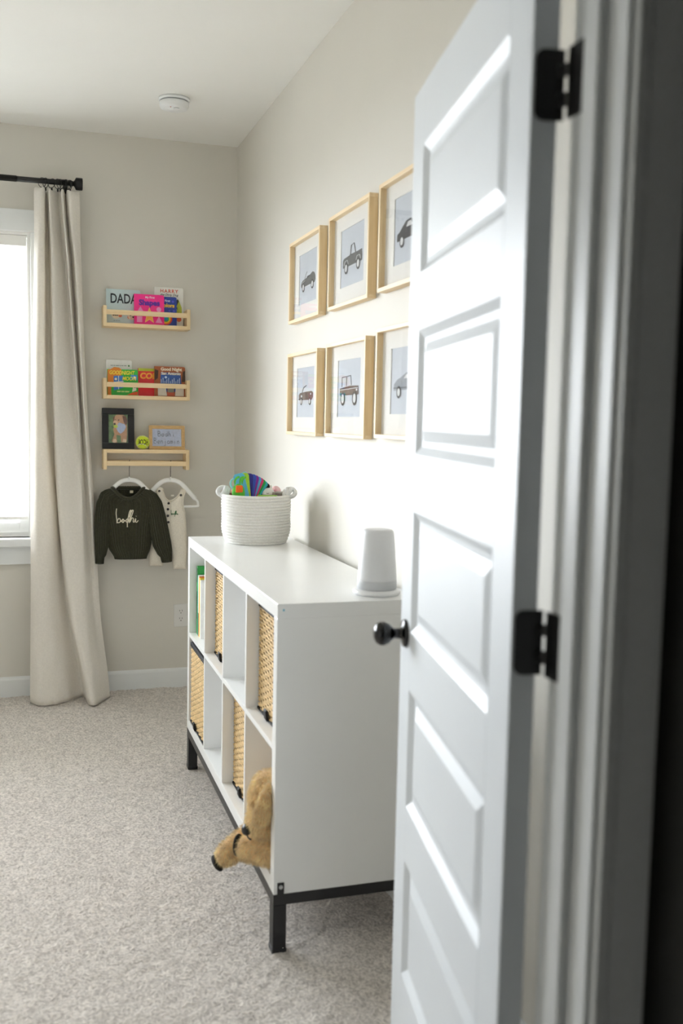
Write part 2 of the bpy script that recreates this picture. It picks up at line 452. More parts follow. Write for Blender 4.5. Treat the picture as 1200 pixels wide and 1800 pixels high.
# ------------------------------------------------------------------ storage shelf
KX0, KX1, KY1, KY0, KZ0, KZ1 = -.4246, -.0346, -1.2139, -2.6839, .159, .929
CELL_W, CELL_H = .3365, .339
def cell_y(k): y = KY1-.038-k*(CELL_W+.016); return y-CELL_W, y
LOW, UPP = KZ0+.038, KZ0+.038+CELL_H+.016
def storage():
    t = thing('cube_storage_shelf', 'long white cube storage shelf on a black metal base by the right wall', 'shelf', ((KX0+KX1)/2, (KY0+KY1)/2, 0))
    ox, oy = (KX0+KX1)/2, (KY0+KY1)/2
    def b(name, x0, y0, z0, x1, y1, z1, m=M_WHITE, par=None, bev=.0012):
        return build(name, MB().box(x0-ox, y0-oy, z0, x1-ox, y1-oy, z1), m, par or t, bevel=bev)
    b('top_panel', KX0, KY0, KZ1-.038, KX1, KY1, KZ1)
    b('bottom_panel', KX0, KY0+.038, KZ0, KX1, KY1-.038, KZ0+.038)
    b('side_panel', KX0, KY1-.038, KZ0, KX1, KY1, KZ1-.038)
    s = b('side_panel', KX0, KY0, KZ0, KX1, KY0+.038, KZ1-.038)
    blue = mat('blue_sticker', '7fc4d6', .5)
    st = build('sticker', MB().lathe([(.003, 0), (.003, .0005)], 10, (KX0+.016-ox, KY0-.0002-oy, KZ1-.016), (0, -1, 0)), blue, s); st['label'] = 'tiny blue dot'
    for k in range(3):
        y = cell_y(k)[0]
        b('divider', KX0+.001, y-.016, KZ0+.038, KX1, y, KZ1-.038, bev=.0008)
    for k in range(4):
        y0, y1 = cell_y(k)
        b('shelf_board', KX0+.001, y0, LOW+CELL_H, KX1, y1, LOW+CELL_H+.016, bev=.0008)
    fm = mat('base_metal', '1f1f21', .40, .1, 30)
    fr = MB().box(KX0-ox, KY0-oy, KZ0-.03, KX0+.03-ox, KY1-oy, KZ0).box(KX1-.03-ox, KY0-oy, KZ0-.03, KX1-ox, KY1-oy, KZ0)
    fr.box(KX0+.03-ox, KY0-oy, KZ0-.03, KX1-.03-ox, KY0+.03-oy, KZ0).box(KX0+.03-ox, KY1-.03-oy, KZ0-.03, KX1-.03-ox, KY1-oy, KZ0)
    f = build('base_frame', fr, fm, t, bevel=.0012); f['label'] = 'black metal base frame'
    for x in (KX0, KX1-.036):
        for y in (KY0, KY1-.04):
            l = MB().box(x-ox, y-oy, .004, x+.036-ox, y+.04-oy, KZ0-.03)
            l.box(x-.0015-ox, y-.0015-oy, -.004, x+.0375-ox, y+.0415-oy, .010)
            build('leg', l, fm, f, bevel=.0015)
    br = b('bracket', KX0+.010, KY0-.003, KZ0-.002, KX0+.028, KY0, KZ0+.032, fm, f, .0008)
    chrome = mat('screw_steel', 'c8ccd0', .3, .05, 50, metal=1)
    build('screw', MB().lathe([(.0055, 0), (.0055, .002), (.003, .003)], 14, (KX0+.019-ox, KY0-.003-oy, KZ0+.021), (0, -1, 0)), chrome, f)
storage()

# woven baskets
def woven_mat():
    return mat('seagrass', 'd4b684', .75, .22, 90, bump=.5, bscale=300, stretch=(1, .25, 1))
M_WOVEN = woven_mat()
M_WOVEND = mat('seagrass_gap', '5a4425', .9, .2, 80)
M_STRAP = mat('black_webbing', '121215', .7, .1, 60, bump=.3, bscale=600)
def woven_proto():
    """local: origin at front bottom centre, front faces -x, width along y, depth along +x"""
    t = thing('woven_basket', 'woven basket', 'basket')
    W, Hh, Dp = .318, .315, .33
    core = MB().box(.006, -W/2+.006, 0, Dp, W/2-.006, .010)
    core.box(.006, -W/2+.006, 0, .012, W/2-.006, Hh).box(Dp-.006, -W/2+.006, 0, Dp, W/2-.006, Hh)
    core.box(.012, -W/2+.006, 0, Dp-.006, -W/2+.012, Hh).box(.012, W/2-.012, 0, Dp-.006, W/2-.006, Hh)
    build('lining', core, M_WOVEND, t)
    rows, cols = 32, 12
    ph = Hh/rows
    mb = MB()
    def strand(p0, p1, out, zc, par):
        # one woven row: strand bulging over and under the uprights
        n = cols*4
        pts = []
        for i in range(n+1):
            a = i/n
            w = math.sin(a*cols*PI + par*PI)
            pts.append(Vector(p0).lerp(Vector(p1), a) + Vector(out)*(.0022*w) + Vector((0, 0, zc)))
        R = []
        for p in pts:
            ring = []
            for j in range(6):
                q = 2*PI*j/6
                ring.append(p + Vector(out)*(.0034*math.cos(q)) + Vector((0, 0, ph*.41*math.sin(q))))
            R.append(ring)
        mb.rings(R)
    for i in range(rows):
        z = (i+.5)*ph
        strand((.003, -W/2, 0), (.003, W/2, 0), (-1, 0, 0), z, i % 2)
        strand((.003, -W/2+.003, 0), (Dp, -W/2+.003, 0), (0, -1, 0), z, i % 2)
    w = build('woven_strands', mb, M_WOVEN, t, True); w['kind'] = 'stuff'
    up = MB()
    for i in range(1, cols):
        y = -W/2+W*i/cols
        up.cyl((.004, y, .002), (.004, y, Hh), .0024, 6)
    u = build('uprights', up, M_WOVEND, t); u['kind'] = 'stuff'
    rim = []
    for (x, y) in ((.0, -W/2), (Dp, -W/2), (Dp, W/2), (.0, W/2)): rim.append((x, y))
    rb = MB().box(-.003, -W/2-.002, Hh-.012, .014, W/2+.002, Hh+.006).box(.014, -W/2-.002, Hh-.012, Dp, -W/2+.012, Hh+.006).box(.014, W/2-.012, Hh-.012, Dp, W/2+.002, Hh+.006)
    build('rim', rb, M_STRAP, t, bevel=.003)
    build('foot_band', MB().box(-.003, -W/2-.001, -.0, .010, W/2+.001, .007), M_STRAP, t, bevel=.001)
    # small folded pull tab low on the front
    tb = MB()
    pts = [(-.001, .004), (-.004, .030), (-.008, .034), (-.012, .030), (-.010, .006), (-.006, .0)]
    tb.rings([[(x, y, z) for x, z in pts] for y in (.018, .044)])
    build('pull_tab', tb, M_STRAP, t, bevel=.001)
    return t
wb = woven_proto()
def put(o, loc, label, group):
    o.location = loc; tag(o, label, 'basket', group); return o
G = 'woven baskets in the shelf cubes'
def cc(k): a, b = cell_y(k); return (a+b)/2
wb3 = copy_tree(wb); wb2 = copy_tree(wb); wb0 = copy_tree(wb)
put(wb, (-.388, cc(1), UPP), 'woven basket in the upper shelf row, beside the upright books', G)
put(wb3, (-.388, cc(3), UPP), 'woven basket in the upper shelf row, above the plush dog', G)
put(wb2, (-.388, cc(2), LOW), 'woven basket in the lower shelf row, beside the plush dog', G)
put(wb0, (-.4175, cc(0), LOW), 'woven basket flush with the shelf front, below the upright books', G)

# upright books in the far upper cube
def spine_books():
    y = -1.272
    z = UPP
    specs = [('1f9a3a', .024, .268, 'green tall book upright in the shelf cube, leftmost of its row'),
             ('12a08a', .012, .236, 'thin teal book upright beside the tall green one'),
             ('f2f2ee', .013, .238, 'thin white book upright between the teal and orange ones'),
             ('e88a3c', .012, .234, 'thin orange book upright beside the thin white one'),
             ('e9d23c', .015, .230, 'thin yellow book upright beside the orange one'),
             ('eeeeea', .020, .225, 'white book upright beside the yellow one')]
    for i, (c, t_, h, lab) in enumerate(specs):
        d = .19 if i else .22
        t = thing('book', lab, 'book', (-.40, y-t_/2, z), group='upright books in the shelf cube')
        cm = mat('spine_'+c, c, .4, .05, 60)
        build('cover', MB().box(0, -t_/2, 0, .003, t_/2, h).box(.003, -t_/2, 0, d, -t_/2+.0015, h).box(.003, t_/2-.0015, 0, d, t_/2, h), cm, t, bevel=.0006)
        build('pages', MB().box(.003, -t_/2+.0015, .003, d-.004, t_/2-.0015, h-.003), mat('paper', 'f1ede2', .8, .03, 200), t)
        if i == 0:
            dk = mat('spine_dark', '0c4f1e', .5)
            build('spine_print', MB().box(-.0006, -t_/2+.002, h-.062, 0, t_/2-.002, h-.006).box(-.0006, -t_/2+.005, .06, 0, t_/2-.005, .17), dk, t)
        if i == 2: build('spine_print', MB().box(-.0006, -t_/2+.002, .0, 0, t_/2-.002, .09), mat('spine_black', '16161a', .5), t)
        y -= t_+.001
spine_books()

# ------------------------------------------------------------------ rope basket with toys
RB = Vector((-.199, -1.42, KZ1))
def rope_basket():
    t = thing('rope_basket', 'white coiled rope basket full of toys on the storage shelf', 'basket', RB)
    m = mat('white_rope', 'efeeea', .85, .05, 160, bump=.7, bscale=420, stretch=(1, 1, 1))
    n = 17; Hh = .183; ph = Hh/n
    def rad(z):
        a = z/Hh
        return .108 + .018*math.sin(min(1, a/.42)*PI/2) - .004*max(0, a-.6)/.4 + .002*math.sin(a*9)
    prof = [(.0, .0)]
    outer = []
    for i in range(n):
        zc = (i+.5)*ph; r = rad(zc)
        for k in range(6):
            q = -PI/2 + PI*(k+.5)/6
            outer.append((r+ph*.62*math.cos(q), zc+ph*.5*math.sin(q)))
    inner = [(rad(z)-.010, z) for z in (Hh, Hh*.8, Hh*.6, Hh*.4, Hh*.2, .012)]
    prof = [(.001, .0005), (outer[0][0]-.004, .0005)] + outer + inner + [(.001, .012)]
    seg = 72
    R = []
    for r, z in prof:
        ring = []
        for j in range(seg):
            a = 2*PI*j/seg
            wob = 1 + (.012*math.sin(2*a+1.0)+.008*math.sin(3*a))*(z/Hh) if r > .05 else 1
            ring.append((r*wob*math.cos(a), r*wob*math.sin(a), z))
        R.append(ring)
    build('coiled_wall', MB().rings(R), m, t, True)
    gm = mat('knot_rope', 'e4e5e4', .85, .08, 160, bump=.6, bscale=420)
    d = Vector((.953, -.303, 0)); e = Vector((.303, .953, 0))
    for s in (-1, 1):
        c = d*(s*.122) + Vector((0, 0, Hh+.004))
        hd = None
        for q in range(3):
            pts = []
            ax = [Vector((0, 0, 1)), d*.5+Vector((0, 0, .8)), e*.6+Vector((0, 0, .8))][q].normalized()
            bx = [e, e, d][q]
            for k in range(20):
                a = 2*PI*k/20
                pts.append(c + Vector((0, 0, .002*q)) + d*(s*.006*(q-1)) + .0185*(math.cos(a)*bx + math.sin(a)*ax))
            hd = build('knot_handle', MB().tube(pts, .0082, 8, True), gm, t, True)
        pts = [d*(s*.105)+e*k+Vector((0, 0, Hh-.006+.022*math.cos(k/.03*PI/2))) for k in (-.03, -.02, -.01, 0, .01, .02, .03)]
        build('handle_cord', MB().tube(pts, .006, 8), gm, t, True)
rope_basket()
def toys():
    base = RB + Vector((0, 0, .0))
    d = Vector((.953, -.303, 0)); e = Vector((.303, .953, 0)); up = Vector((0, 0, 1))
    def P3(a, b, z): return RB + d*a + e*b + up*z      # a: to the right seen from the door, b: away
    rot = math.atan2(d.y, d.x)
    G2 = 'toys in the rope basket'
    # cloth book: fan of coloured pages on a ring
    t = thing('cloth_book', 'crinkly cloth book with a fan of coloured pages in the rope basket', 'toy', P3(-.022, -.03, .158), (0, 0, rot), G2)
    cols = [('5fb8d8', -14), ('a8cf3a', -6), ('2a2a86', 2), ('3a56b8', 8), ('8a2fa0', 13), ('5aa7d8', 18), ('d83a78', 23), ('27a84f', 28), ('39b8c8', 33), ('16161c', 39), ('d8304a', 44)]
    for i, (c, ang) in enumerate(cols):
        a = math.radians(ang); w, h = .042, .108 - .0012*i
        cx, cz = -.012, -.02
        def fn(u, v, dd, a=a):
            v += .02
            return (cx + u*math.cos(a) + v*math.sin(a), dd + .0, cz + -u*math.sin(a) + v*math.cos(a))
        poly = [(-w/2, 0), (w/2, 0), (w/2, h-.008), (w/2-.008, h), (-w/2+.008, h), (-w/2, h-.008)]
        pg = build('page', MB().prism(poly, fn, .004*i-.02, .004*i-.0165), mat('felt_'+c, c, .9, .1, 200, bump=.3, bscale=500, sheen=.3), t, bevel=.0012)
    ringp = [(-.02+.010*math.cos(k/14*2*PI), -.01, .10+.010*math.sin(k/14*2*PI)) for k in range(14)]
    build('binder_ring', MB().tube(ringp, .0016, 6, True), mat('felt_5fb8d8', '5fb8d8', .9), t, True)
    # green rattle toy with orange pocket
    t = thing('fabric_rattle', 'green fabric rattle toy with an orange patch in the rope basket', 'toy', P3(-.062, -.045, .158), (0, 0, rot), G2)
    gmt = mat('toy_green', '5cc23a', .85, .08, 90, sheen=.3); omt = mat('toy_orange', 'ee6a22', .85, .05, 90)
    b = MB().ell((0, 0, .03), (.026, .012, .040))
    build('body', b, gmt, t, True)
    build('patch', MB().prism([(-.013, -.012), (.014, -.010), (.013, .016), (-.012, .015)], lambda u, v, dd: (u+.002, dd, v+.045), -.018, -.010), omt, t, bevel=.003)
    for x, ang in ((-.012, .5), (.004, -.2), (.014, .3)):
        pts = [(x, 0, .06), (x-.006*ang, -.003, .075), (x+.004, -.004, .088), (x+.014, -.004, .092)]
        build('tentacle', MB().tube(catmull(pts, 4), .0042, 8), gmt, t, True)
    build('loop', MB().tube([(-.018+.014*math.cos(k/16*2*PI), .002, .066+.018*math.sin(k/16*2*PI)) for k in range(16)], .0035, 8, True), mat('toy_aqua', '8fd6dc', .8), t, True)
    build('foot', MB().ell((0, -.012, .005), (.022, .012, .016)), mat('toy_dots', '4eb04a', .8, .35, 260), t, True)
    # brown toy
    t = thing('wooden_toy', 'small brown toy at the left rim of the rope basket', 'toy', P3(-.092, -.02, .158), (0, 0, rot), G2)
    bm_ = mat('toy_brown', '7a4528', .5, .15, 60)
    build('body', MB().ell((0, 0, .018), (.014, .012, .012)), bm_, t, True); build('head', MB().ell((.004, -.004, .034), (.009, .009, .008)), mat('toy_peach', 'e8b69a', .6), t, True)
    # white plush with sleepy eye
    t = thing('plush_bunny', 'white plush toy with a stitched sleepy eye in the rope basket', 'toy', P3(.046, -.01, .150), (0, 0, rot), G2)
    wm = mat('plush_white', 'f0eeea', .95, .04, 200, bump=.5, bscale=500, sheen=.4)
    build('head', MB().ell((0, 0, .035), (.024, .02, .024)), wm, t, True)
    build('ear', MB().ell((.008, .004, .058), (.007, .005, .012)), wm, t, True)
    build('eye', MB().tube([(-.006+.0012*k, -.0195, .040-.0016*math.sin(k/8*PI)) for k in range(9)], .0009, 6), mat('thread_dark', '2a2624', .8), t, True)
    # pink ball toy and grey knitted toy
    t = thing('pink_teether', 'pale pink round toy behind the grey one in the rope basket', 'toy', P3(.072, .012, .160), (0, 0, rot), G2)
    pk = mat('toy_pink', 'eec9cd', .6); build('ball', MB().ell((0, 0, .035), (.02, .018, .02)), pk, t, True)
    build('button', MB().ell((0, -.017, .04), (.006, .004, .006)), mat('toy_pink2', 'e3a9b4', .5), t, True)
    t = thing('knit_toy', 'grey striped knitted toy at the right of the rope basket', 'toy', P3(.078, -.02, .148), (0, 0, rot), G2)
    gk = mat('knit_grey', '9b928c', .95, .2, 220, bump=.6, bscale=400)
    build('arm', MB().tube([(-.012, 0, .0), (-.012, 0, .03), (-.010, 0, .045)], [.009, .009, .007], 10), gk, t, True)
    for k in range(5): build('stripe', MB().tube([(-.004, 0, .012+.008*k), (.012, .002, .012+.008*k), (.03, .008, .012+.008*k)], .0042, 8), gk if k % 2 else mat('knit_light', 'c9c2bb', .95), t, True)
    # flat board book near the rim
    t = thing('board_book', 'lime and coral board book lying near the front rim of the basket', 'book', P3(.040, -.075, .181), (0, 0, rot))
    build('cover', MB().box(-.03, -.012, 0, .042, .03, .003), mat('lime', '8fc43a', .5), t, bevel=.001)
    build('pages', MB().box(-.03, -.012, -.006, .040, .03, 0), mat('coral', 'ee6a58', .5), t, bevel=.001)
toys()

# ------------------------------------------------------------------ night light
def night_light():
    t = thing('night_light', 'white tapered night light with a saucer base on the storage shelf', 'lamp', (-.123, -2.584, KZ1))
    wm = mat('white_plastic', 'f1f2f4', .35, .01, 8); sm = mat('lamp_diffuser', 'e9ebef', .5, .01, 8)
    build('saucer', MB().lathe([(.001, 0), (.060, 0), (.0645, .004), (.0645, .010), (.061, .0135), (.054, .015), (.001, .015)], 48), wm, t, True)
    build('speaker_base', MB().lathe([(.052, .015), (.0545, .018), (.0540, .038), (.0535, .040)], 48), mat('lamp_base', 'cfd2d6', .5, .02, 60), t, True)
    build('shade', MB().lathe([(.0535, .040), (.0535, .043), (.0495, .10), (.0445, .160), (.043, .170), (.039, .1755), (.030, .1765), (.001, .176)], 48), sm, t, True)
    build('touch_ring', MB().lathe([(.031, .1768), (.033, .1775), (.035, .1768)], 40, cap=(False, False)), wm, t, True)
    pts = [(.055, .03, .006), (.075, .05, .004), (.085, .02, .003), (.095, -.02, .003)]
    build('cable', MB().tube(catmull(pts, 6), .002, 6), wm, t, True)
night_light()

# ------------------------------------------------------------------ framed car prints on the right wall
M_MAT = mat('mat_board', 'f6f5f2', .8, .01, 30)
M_PRINT = mat('print_paper', 'ccd3dd', .75, .03, 12)
M_PGLASS = glass_mat('picture_glass', .45)
M_CAR = mat('print_charcoal', '5d5f60', .8, .25, 60)
M_CARD = mat('print_dark', '34353a', .8, .2, 60)
M_CARL = mat('print_light', 'dfe2e4', .8, .05, 60)
M_CARB = mat('print_brown', '6b5a52', .8, .25, 60)
M_CARG = mat('print_silver', '9aa1aa', .8, .15, 60)
M_CART = mat('print_teal', '2f7f80', .8, .2, 60)
def circ(cx, cy, r, n=18, ry=None): return [(cx+r*math.cos(2*PI*k/n), cy+(ry or r)*math.sin(2*PI*k/n)) for k in range(n)]
def strip(pts, w):
    L, R = [], []
    for i, p in enumerate(pts):
        a = Vector(pts[max(i-1, 0)]); b = Vector(pts[min(i+1, len(pts)-1)])
        t = (b-a).normalized(); nn = Vector((-t.y, t.x))*w/2
        L.append(tuple(Vector(p)+nn)); R.append(tuple(Vector(p)-nn))
    return L + R[::-1]
CARS = {
 'roadster': dict(body=[[(.03,.22),(.0,.34),(.03,.44),(.12,.50),(.30,.54),(.60,.56),(.70,.66),(.80,.70),(.92,.64),(.99,.50),(1.0,.34),(.95,.24)]],
                  dark=[strip([(.28,.54),(.36,.70),(.44,.80)], .02), [(.42,.54),(.60,.56),(.66,.62),(.44,.60)]], light=[strip([(.3,.2),(.68,.2)], .02), strip([(.05,.40),(.30,.46)], .012)], wheels=[(.19,.2,.12),(.81,.2,.12)], m='M_CAR'),
 'pickup': dict(body=[[(.0,.22),(.0,.50),(.05,.56),(.34,.60),(.40,.62),(.74,.62),(.98,.64),(1.0,.40),(.99,.24)]],
                dark=[strip([(.40,.60),(.44,.92),(.58,.96),(.66,.62)], .035)], light=[strip([(.08,.30),(.12,.44),(.24,.46),(.30,.30)], .02), strip([(.70,.32),(.74,.46),(.88,.46),(.92,.32)], .02), strip([(.3,.17),(.68,.19)], .025)], wheels=[(.19,.18,.13),(.81,.18,.13)], m='M_CAR'),
 'coupe': dict(body=[[(.0,.24),(.0,.46),(.10,.52),(.22,.66),(.34,.78),(.52,.80),(.66,.66),(.90,.56),(1.0,.46),(1.0,.26)]],
               dark=[strip([(.0,.3),(1.,.3)], .02)], light=[[(.36,.58),(.42,.72),(.52,.73),(.60,.58)]], wheels=[(.2,.2,.12),(.8,.2,.12)], m='M_CARD'),
 'cabriolet': dict(body=[[(.02,.24),(.0,.46),(.10,.54),(.50,.58),(.90,.60),(1.0,.54),(1.0,.34),(.92,.24)]],
                   dark=[strip([(.24,.54),(.36,.76),(.56,.84)], .03), [(.0,.30),(.3,.30),(.3,.24),(.0,.26)]], light=[circ(.86,.48,.04), circ(.22,.40,.05)], wheels=[(.2,.18,.10),(.80,.18,.10)], m='M_CARB'),
 'off_roader': dict(body=[[(.0,.30),(.0,.56),(.56,.64),(.98,.62),(1.0,.32),(.9,.30)]],
                    dark=[strip([(.12,.62),(.12,.96),(.58,1.0),(.62,.66)], .03), strip([(.36,.64),(.36,.98)], .025), strip([(.0,.55),(.98,.58)], .02)], light=[strip([(.02,.50),(.96,.55)], .025), circ(.90,.48,.04)], wheels=[(.18,.18,.16),(.80,.18,.16)], m='M_CARB', extra=[(.0,.30),(.0,.40),(.28,.40),(.30,.30)]),
 'classic': dict(body=[[(.0,.26),(.02,.46),(.14,.60),(.28,.66),(.5,.80),(.7,.80),(.84,.62),(1.0,.54),(1.0,.28)]],
                 dark=[strip([(.0,.34),(1.,.34)], .02)], light=[[(.40,.62),(.5,.74),(.62,.74),(.66,.62)]], wheels=[(.22,.2,.12),(.8,.2,.12)], m='M_CARG'),
}
def picture(y0, z0, h, car, label):
    Wd, D, B = .428, .030, .012
    t = thing('wall_picture', label, 'picture', (0, y0-Wd/2, z0), group='framed car prints on the right wall')
    # local: y from +Wd/2 (far) to -Wd/2 (near), wall at x=0, room side -x
    def fr(a0, a1, b0, b1, m): build('frame_bar', MB().box(-D, a0, b0, -.0005, a1, b1), m, t, bevel=.0008)
    fr(-Wd/2, Wd/2, 0, B, M_BIRCHY); fr(-Wd/2, Wd/2, h-B, h, M_BIRCHY)
    fr(-Wd/2, -Wd/2+B, B, h-B, M_BIRCHZ); fr(Wd/2-B, Wd/2, B, h-B, M_BIRCHZ)
    build('backing', MB().box(-.006, -Wd/2+B, B, -.002, Wd/2-B, h-B), M_MAT, t)
    pw, ph_, pc, pz = .244, .190, .008, h*.515
    a0, a1, b0, b1 = pc-pw/2, pc+pw/2, pz-ph_/2, pz+ph_/2
    mt = MB()
    I = [(-Wd/2+B, B), (Wd/2-B, B), (Wd/2-B, h-B), (-Wd/2+B, h-B)]
    K = [(a0, b0), (a1, b0), (a1, b1), (a0, b1)]
    for k in range(4):
        n = (k+1) % 4
        mt.add([(-.0105, *I[k]), (-.0105, *I[n]), (-.0105, *K[n]), (-.0105, *K[k])], [(0, 1, 2, 3)])
        mt.add([(-.0105, *K[k]), (-.0105, *K[n]), (-.008, *K[n]), (-.008, *K[k])], [(0, 1, 2, 3)])
    build('mat_board', mt, M_MAT, t)
    pr = build('print', MB().box(-.0080, a0-.005, b0-.005, -.0062, a1+.005, b1+.005), M_PRINT, t)
    # the car, flat print
    c = CARS[car]; cw = .204; ch = .068; cx = a1-.020; cz = b0+.044
    def fn(u, v, d): return (-.0081-d, cx-u*cw, cz+v*ch*1.35)
    def flat(name, polys, m, d):
        mb = MB()
        for p in polys: mb.prism(p, fn, d, d+.0002)
        return build(name, mb, m, pr)
    flat('car_body', c['body'], globals()[c['m']], 0)
    if 'extra' in c: flat('car_panel', [c['extra']], M_CART, .0003)
    flat('car_lines', c['dark'], M_CARD, .0006)
    if c['light']: flat('car_highlight', c['light'], M_CARL, .0009)
    asp = cw/(ch*1.35)
    for (u, v, r) in c['wheels']:
        flat('wheel', [circ(u, v, r*.72, 20, r*.72*asp)], M_CARD, .0012)
        flat('wheel_rim', [circ(u, v, r*.46, 20, r*.46*asp)], M_CARL, .0015)
    build('glass', MB().box(-.0225, -Wd/2+B, B, -.0208, Wd/2-B, h-B), M_PGLASS, t)
picture(-1.206, 1.774, .314, 'roadster', 'pale wood frame with an open roadster print, upper row nearest the corner')
picture(-1.746, 1.774, .316, 'pickup', 'pale wood frame with a grey pickup truck print, middle of the upper row')
picture(-2.262, 1.778, .314, 'coupe', 'pale wood frame with a dark coupe print, partly behind the open door, upper row')
picture(-1.200, 1.338, .318, 'cabriolet', 'pale wood frame with a brown convertible print, lower row nearest the corner')
picture(-1.740, 1.340, .320, 'off_roader', 'pale wood frame with an off-road vehicle print, middle of the lower row')
picture(-2.264, 1.346, .326, 'classic', 'pale wood frame with a pale silver car print, partly behind the open door, lower row')

# ------------------------------------------------------------------ wall shelves on the back wall
SX0, SX1 = -.672, -.250
def wall_shelf(z0, label, flip=False):
    t = thing('wall_shelf', label, 'shelf', ((SX0+SX1)/2, 0, z0), group='small birch shelves on the back wall')
    w = (SX1-SX0)/2; h = .100; D = .108; S = .017
    for sx in (-1, 1):
        build('side_panel', MB().box(sx*w, -D, 0, sx*(w-S), -.0008, h), M_BIRCHZ, t, bevel=.0012)
    fz = (lambda a: h-a) if flip else (lambda a: a)
    z = sorted((fz(.0), fz(.018)))
    build('shelf_board', MB().box(-w+S, -D, z[0], w-S, -.0008, z[1]), M_BIRCH, t, bevel=.0012)
    z = sorted((fz(.058), fz(.081)))
    build('front_rail', MB().box(-w+S, -D+.001, z[0], w-S, -D+.014, z[1]), M_BIRCH, t, bevel=.001)
    build('back_rail', MB().box(-w+S, -.014, z[0], w-S, -.0008, z[1]), M_BIRCH, t, bevel=.001)
    return t
wall_shelf(1.829, 'birch wall shelf holding picture books, topmost of the three')
wall_shelf(1.480, 'birch wall shelf holding picture books, middle one of the three')
wall_shelf(1.133, 'birch wall shelf hung upside down as a clothes rail below a ball and frames', True)

# ------------------------------------------------------------------ picture books
M_PAPER = mat('paper', 'f1ede2', .8, .03, 200)
class Book:
    def __init__(s, x0, x1, zb, h, y, th, cover, label, lean=4, cover2=None):
        s.w = x1-x0; s.h = h; s.th = th; s.k = 0
        s.t = thing('picture_book', label, 'book', ((x0+x1)/2, y, zb), (math.radians(-lean), 0, 0), 'picture books on the wall shelves')
        w, h_ = s.w/2, h
        cm = mat('cover_'+cover, cover, .35, .03, 40)
        r = .008
        poly = [(-w, 0), (w-.002, 0), (w, .002), (w, h_-r), (w-r*.3, h_-r*.3), (w-r, h_), (-w, h_)]
        build('front_cover', MB().prism(poly, lambda u, v, d: (u, d, v), 0, .0022), cm, s.t, bevel=.0005)
        build('back_cover', MB().prism(poly, lambda u, v, d: (u, d, v), th-.0022, th), cm, s.t)
        build('pages', MB().box(-w+.001, .0022, .002, w-.003, th-.0022, h_-.003), M_PAPER, s.t)
        build('spine', MB().box(-w-.0015, 0, 0, -w, th, h_), cm, s.t)
    def P(s, u, v, d=0): return ((u-.5)*s.w, -.0003-.00022*s.k-d, v*s.h)
    def art(s, polys, col, name='cover_art', unit=False):
        s.k += 1
        for p in polys:
            raw(name, MB().add([s.P(u, v) for u, v in p], [tuple(range(len(p)))]), mat('ink_'+col, col, .45, .04, 80), s.t)
    def text(s, body, u, v, size, col, bold=0, shear=0, space=1.0, sx=1.0):
        s.k += 1
        mb = text_mb(body, size, lambda a, b: s.P(u+a*sx/s.w, v+b/s.h), bold, shear, 'CENTER', space)
        raw('lettering', mb, mat('ink_'+col, col, .45, .02, 80), s.t)
    def disc(s, u, v, r, n=20): return [(u+r*math.cos(2*PI*k/n)/s.w, v+r*math.sin(2*PI*k/n)/s.h) for k in range(n)]
Z1 = 1.8475
b = Book(-.650, -.486, Z1, .172, -.034, .016, 'cfe3e6', 'pale blue picture book with big dark title letters DADA, left on the top shelf')
b.text('DADA', .50, .72, .066, '1c2c33', .0012, sx=.70)
sp = [b.disc(.20+.055*(i % 4)+.02*(i//4 % 2), .26+.045*(i//4), .0042) for i in range(11)]
b.art([b.disc(.27, .27, .021)], 'f3ead6'); b.art(sp[:9], '2a211c'); b.art([b.disc(.40, .25, .009), b.disc(.66, .21, .008)], 'e0805e')
b.art([b.disc(.74, .24, .018)], 'f0e2cc'); b.art([b.disc(.70, .27, .004), b.disc(.78, .22, .004), b.disc(.76, .29, .004)], '2a211c')
b.art([[(.20+.07*k,.09),(.25+.07*k,.09),(.25+.07*k,.105),(.20+.07*k,.105)] for k in range(3)], '8a9a9c')
b = Book(-.414, -.272, Z1, .196, -.026, .012, 'efeee8', 'cream picture book with red title letters HARRY, tallest on the top shelf')
b.text('HARRY', .5, .90, .024, 'd2553f', .0006, space=1.25); b.text('the Dirty Dog', .5, .81, .0155, '3a3a36', .0002, .25)
b.art([[(.62,.20),(.72,.50),(.70,.72),(.84,.68),(.94,.50),(.95,.30),(.86,.18)]], 'b9c23c'); b.art([[(.58,.30),(.66,.56),(.80,.72),(.84,.66),(.74,.50),(.70,.26)], [(.66,.60),(.78,.50),(.80,.44),(.68,.52)]], '22231f')
b.art([b.disc(.84, .20, .013)], 'd8623c')
b = Book(-.405, -.309, Z1, .146, -.052, .014, '24409f', 'dark blue board book with yellow letters, right of the pink one')
b.text('First', .52, .86, .015, 'f2f0ff', .0003); b.text('Colors', .50, .70, .026, 'f0c63c', .0012)
b.art([b.disc(.80, .84, .006), b.disc(.85, .52, .006), b.disc(.62, .52, .005)], '5a5fd0')
for r, c in ((.031, 'd83a3a'), (.026, 'f08a2c'), (.021, 'f2d83a'), (.016, '4fb84a'), (.011, '2fa8c8')): b.art([b.disc(.44, .25, r)], c)
b = Book(-.519, -.374, Z1, .150, -.072, .014, 'ee2a8c', 'hot pink board book titled My First Shapes, centre of the top shelf')
b.text('My First', .52, .90, .014, 'fbe6f2', .0004); b.text('Shapes', .50, .72, .037, '5a24a0', .0018)
b.art([[(.10,.44),(.30,.44),(.20,.60)], b.disc(.82, .52, .012), [(.08,.08),(.26,.08),(.26,.28),(.08,.28)], [(.70,.08),(.94,.08),(.82,.30)]], 'f39cd0')
star = [(.5+(.030 if k % 2 == 0 else .013)*math.sin(k*PI/5)/b.w, .30+(.034 if k % 2 == 0 else .015)*math.cos(k*PI/5)/b.h) for k in range(10)]
star2 = [(.5+(u-.5)*1.25, .30+(v-.30)*1.25) for u, v in star]
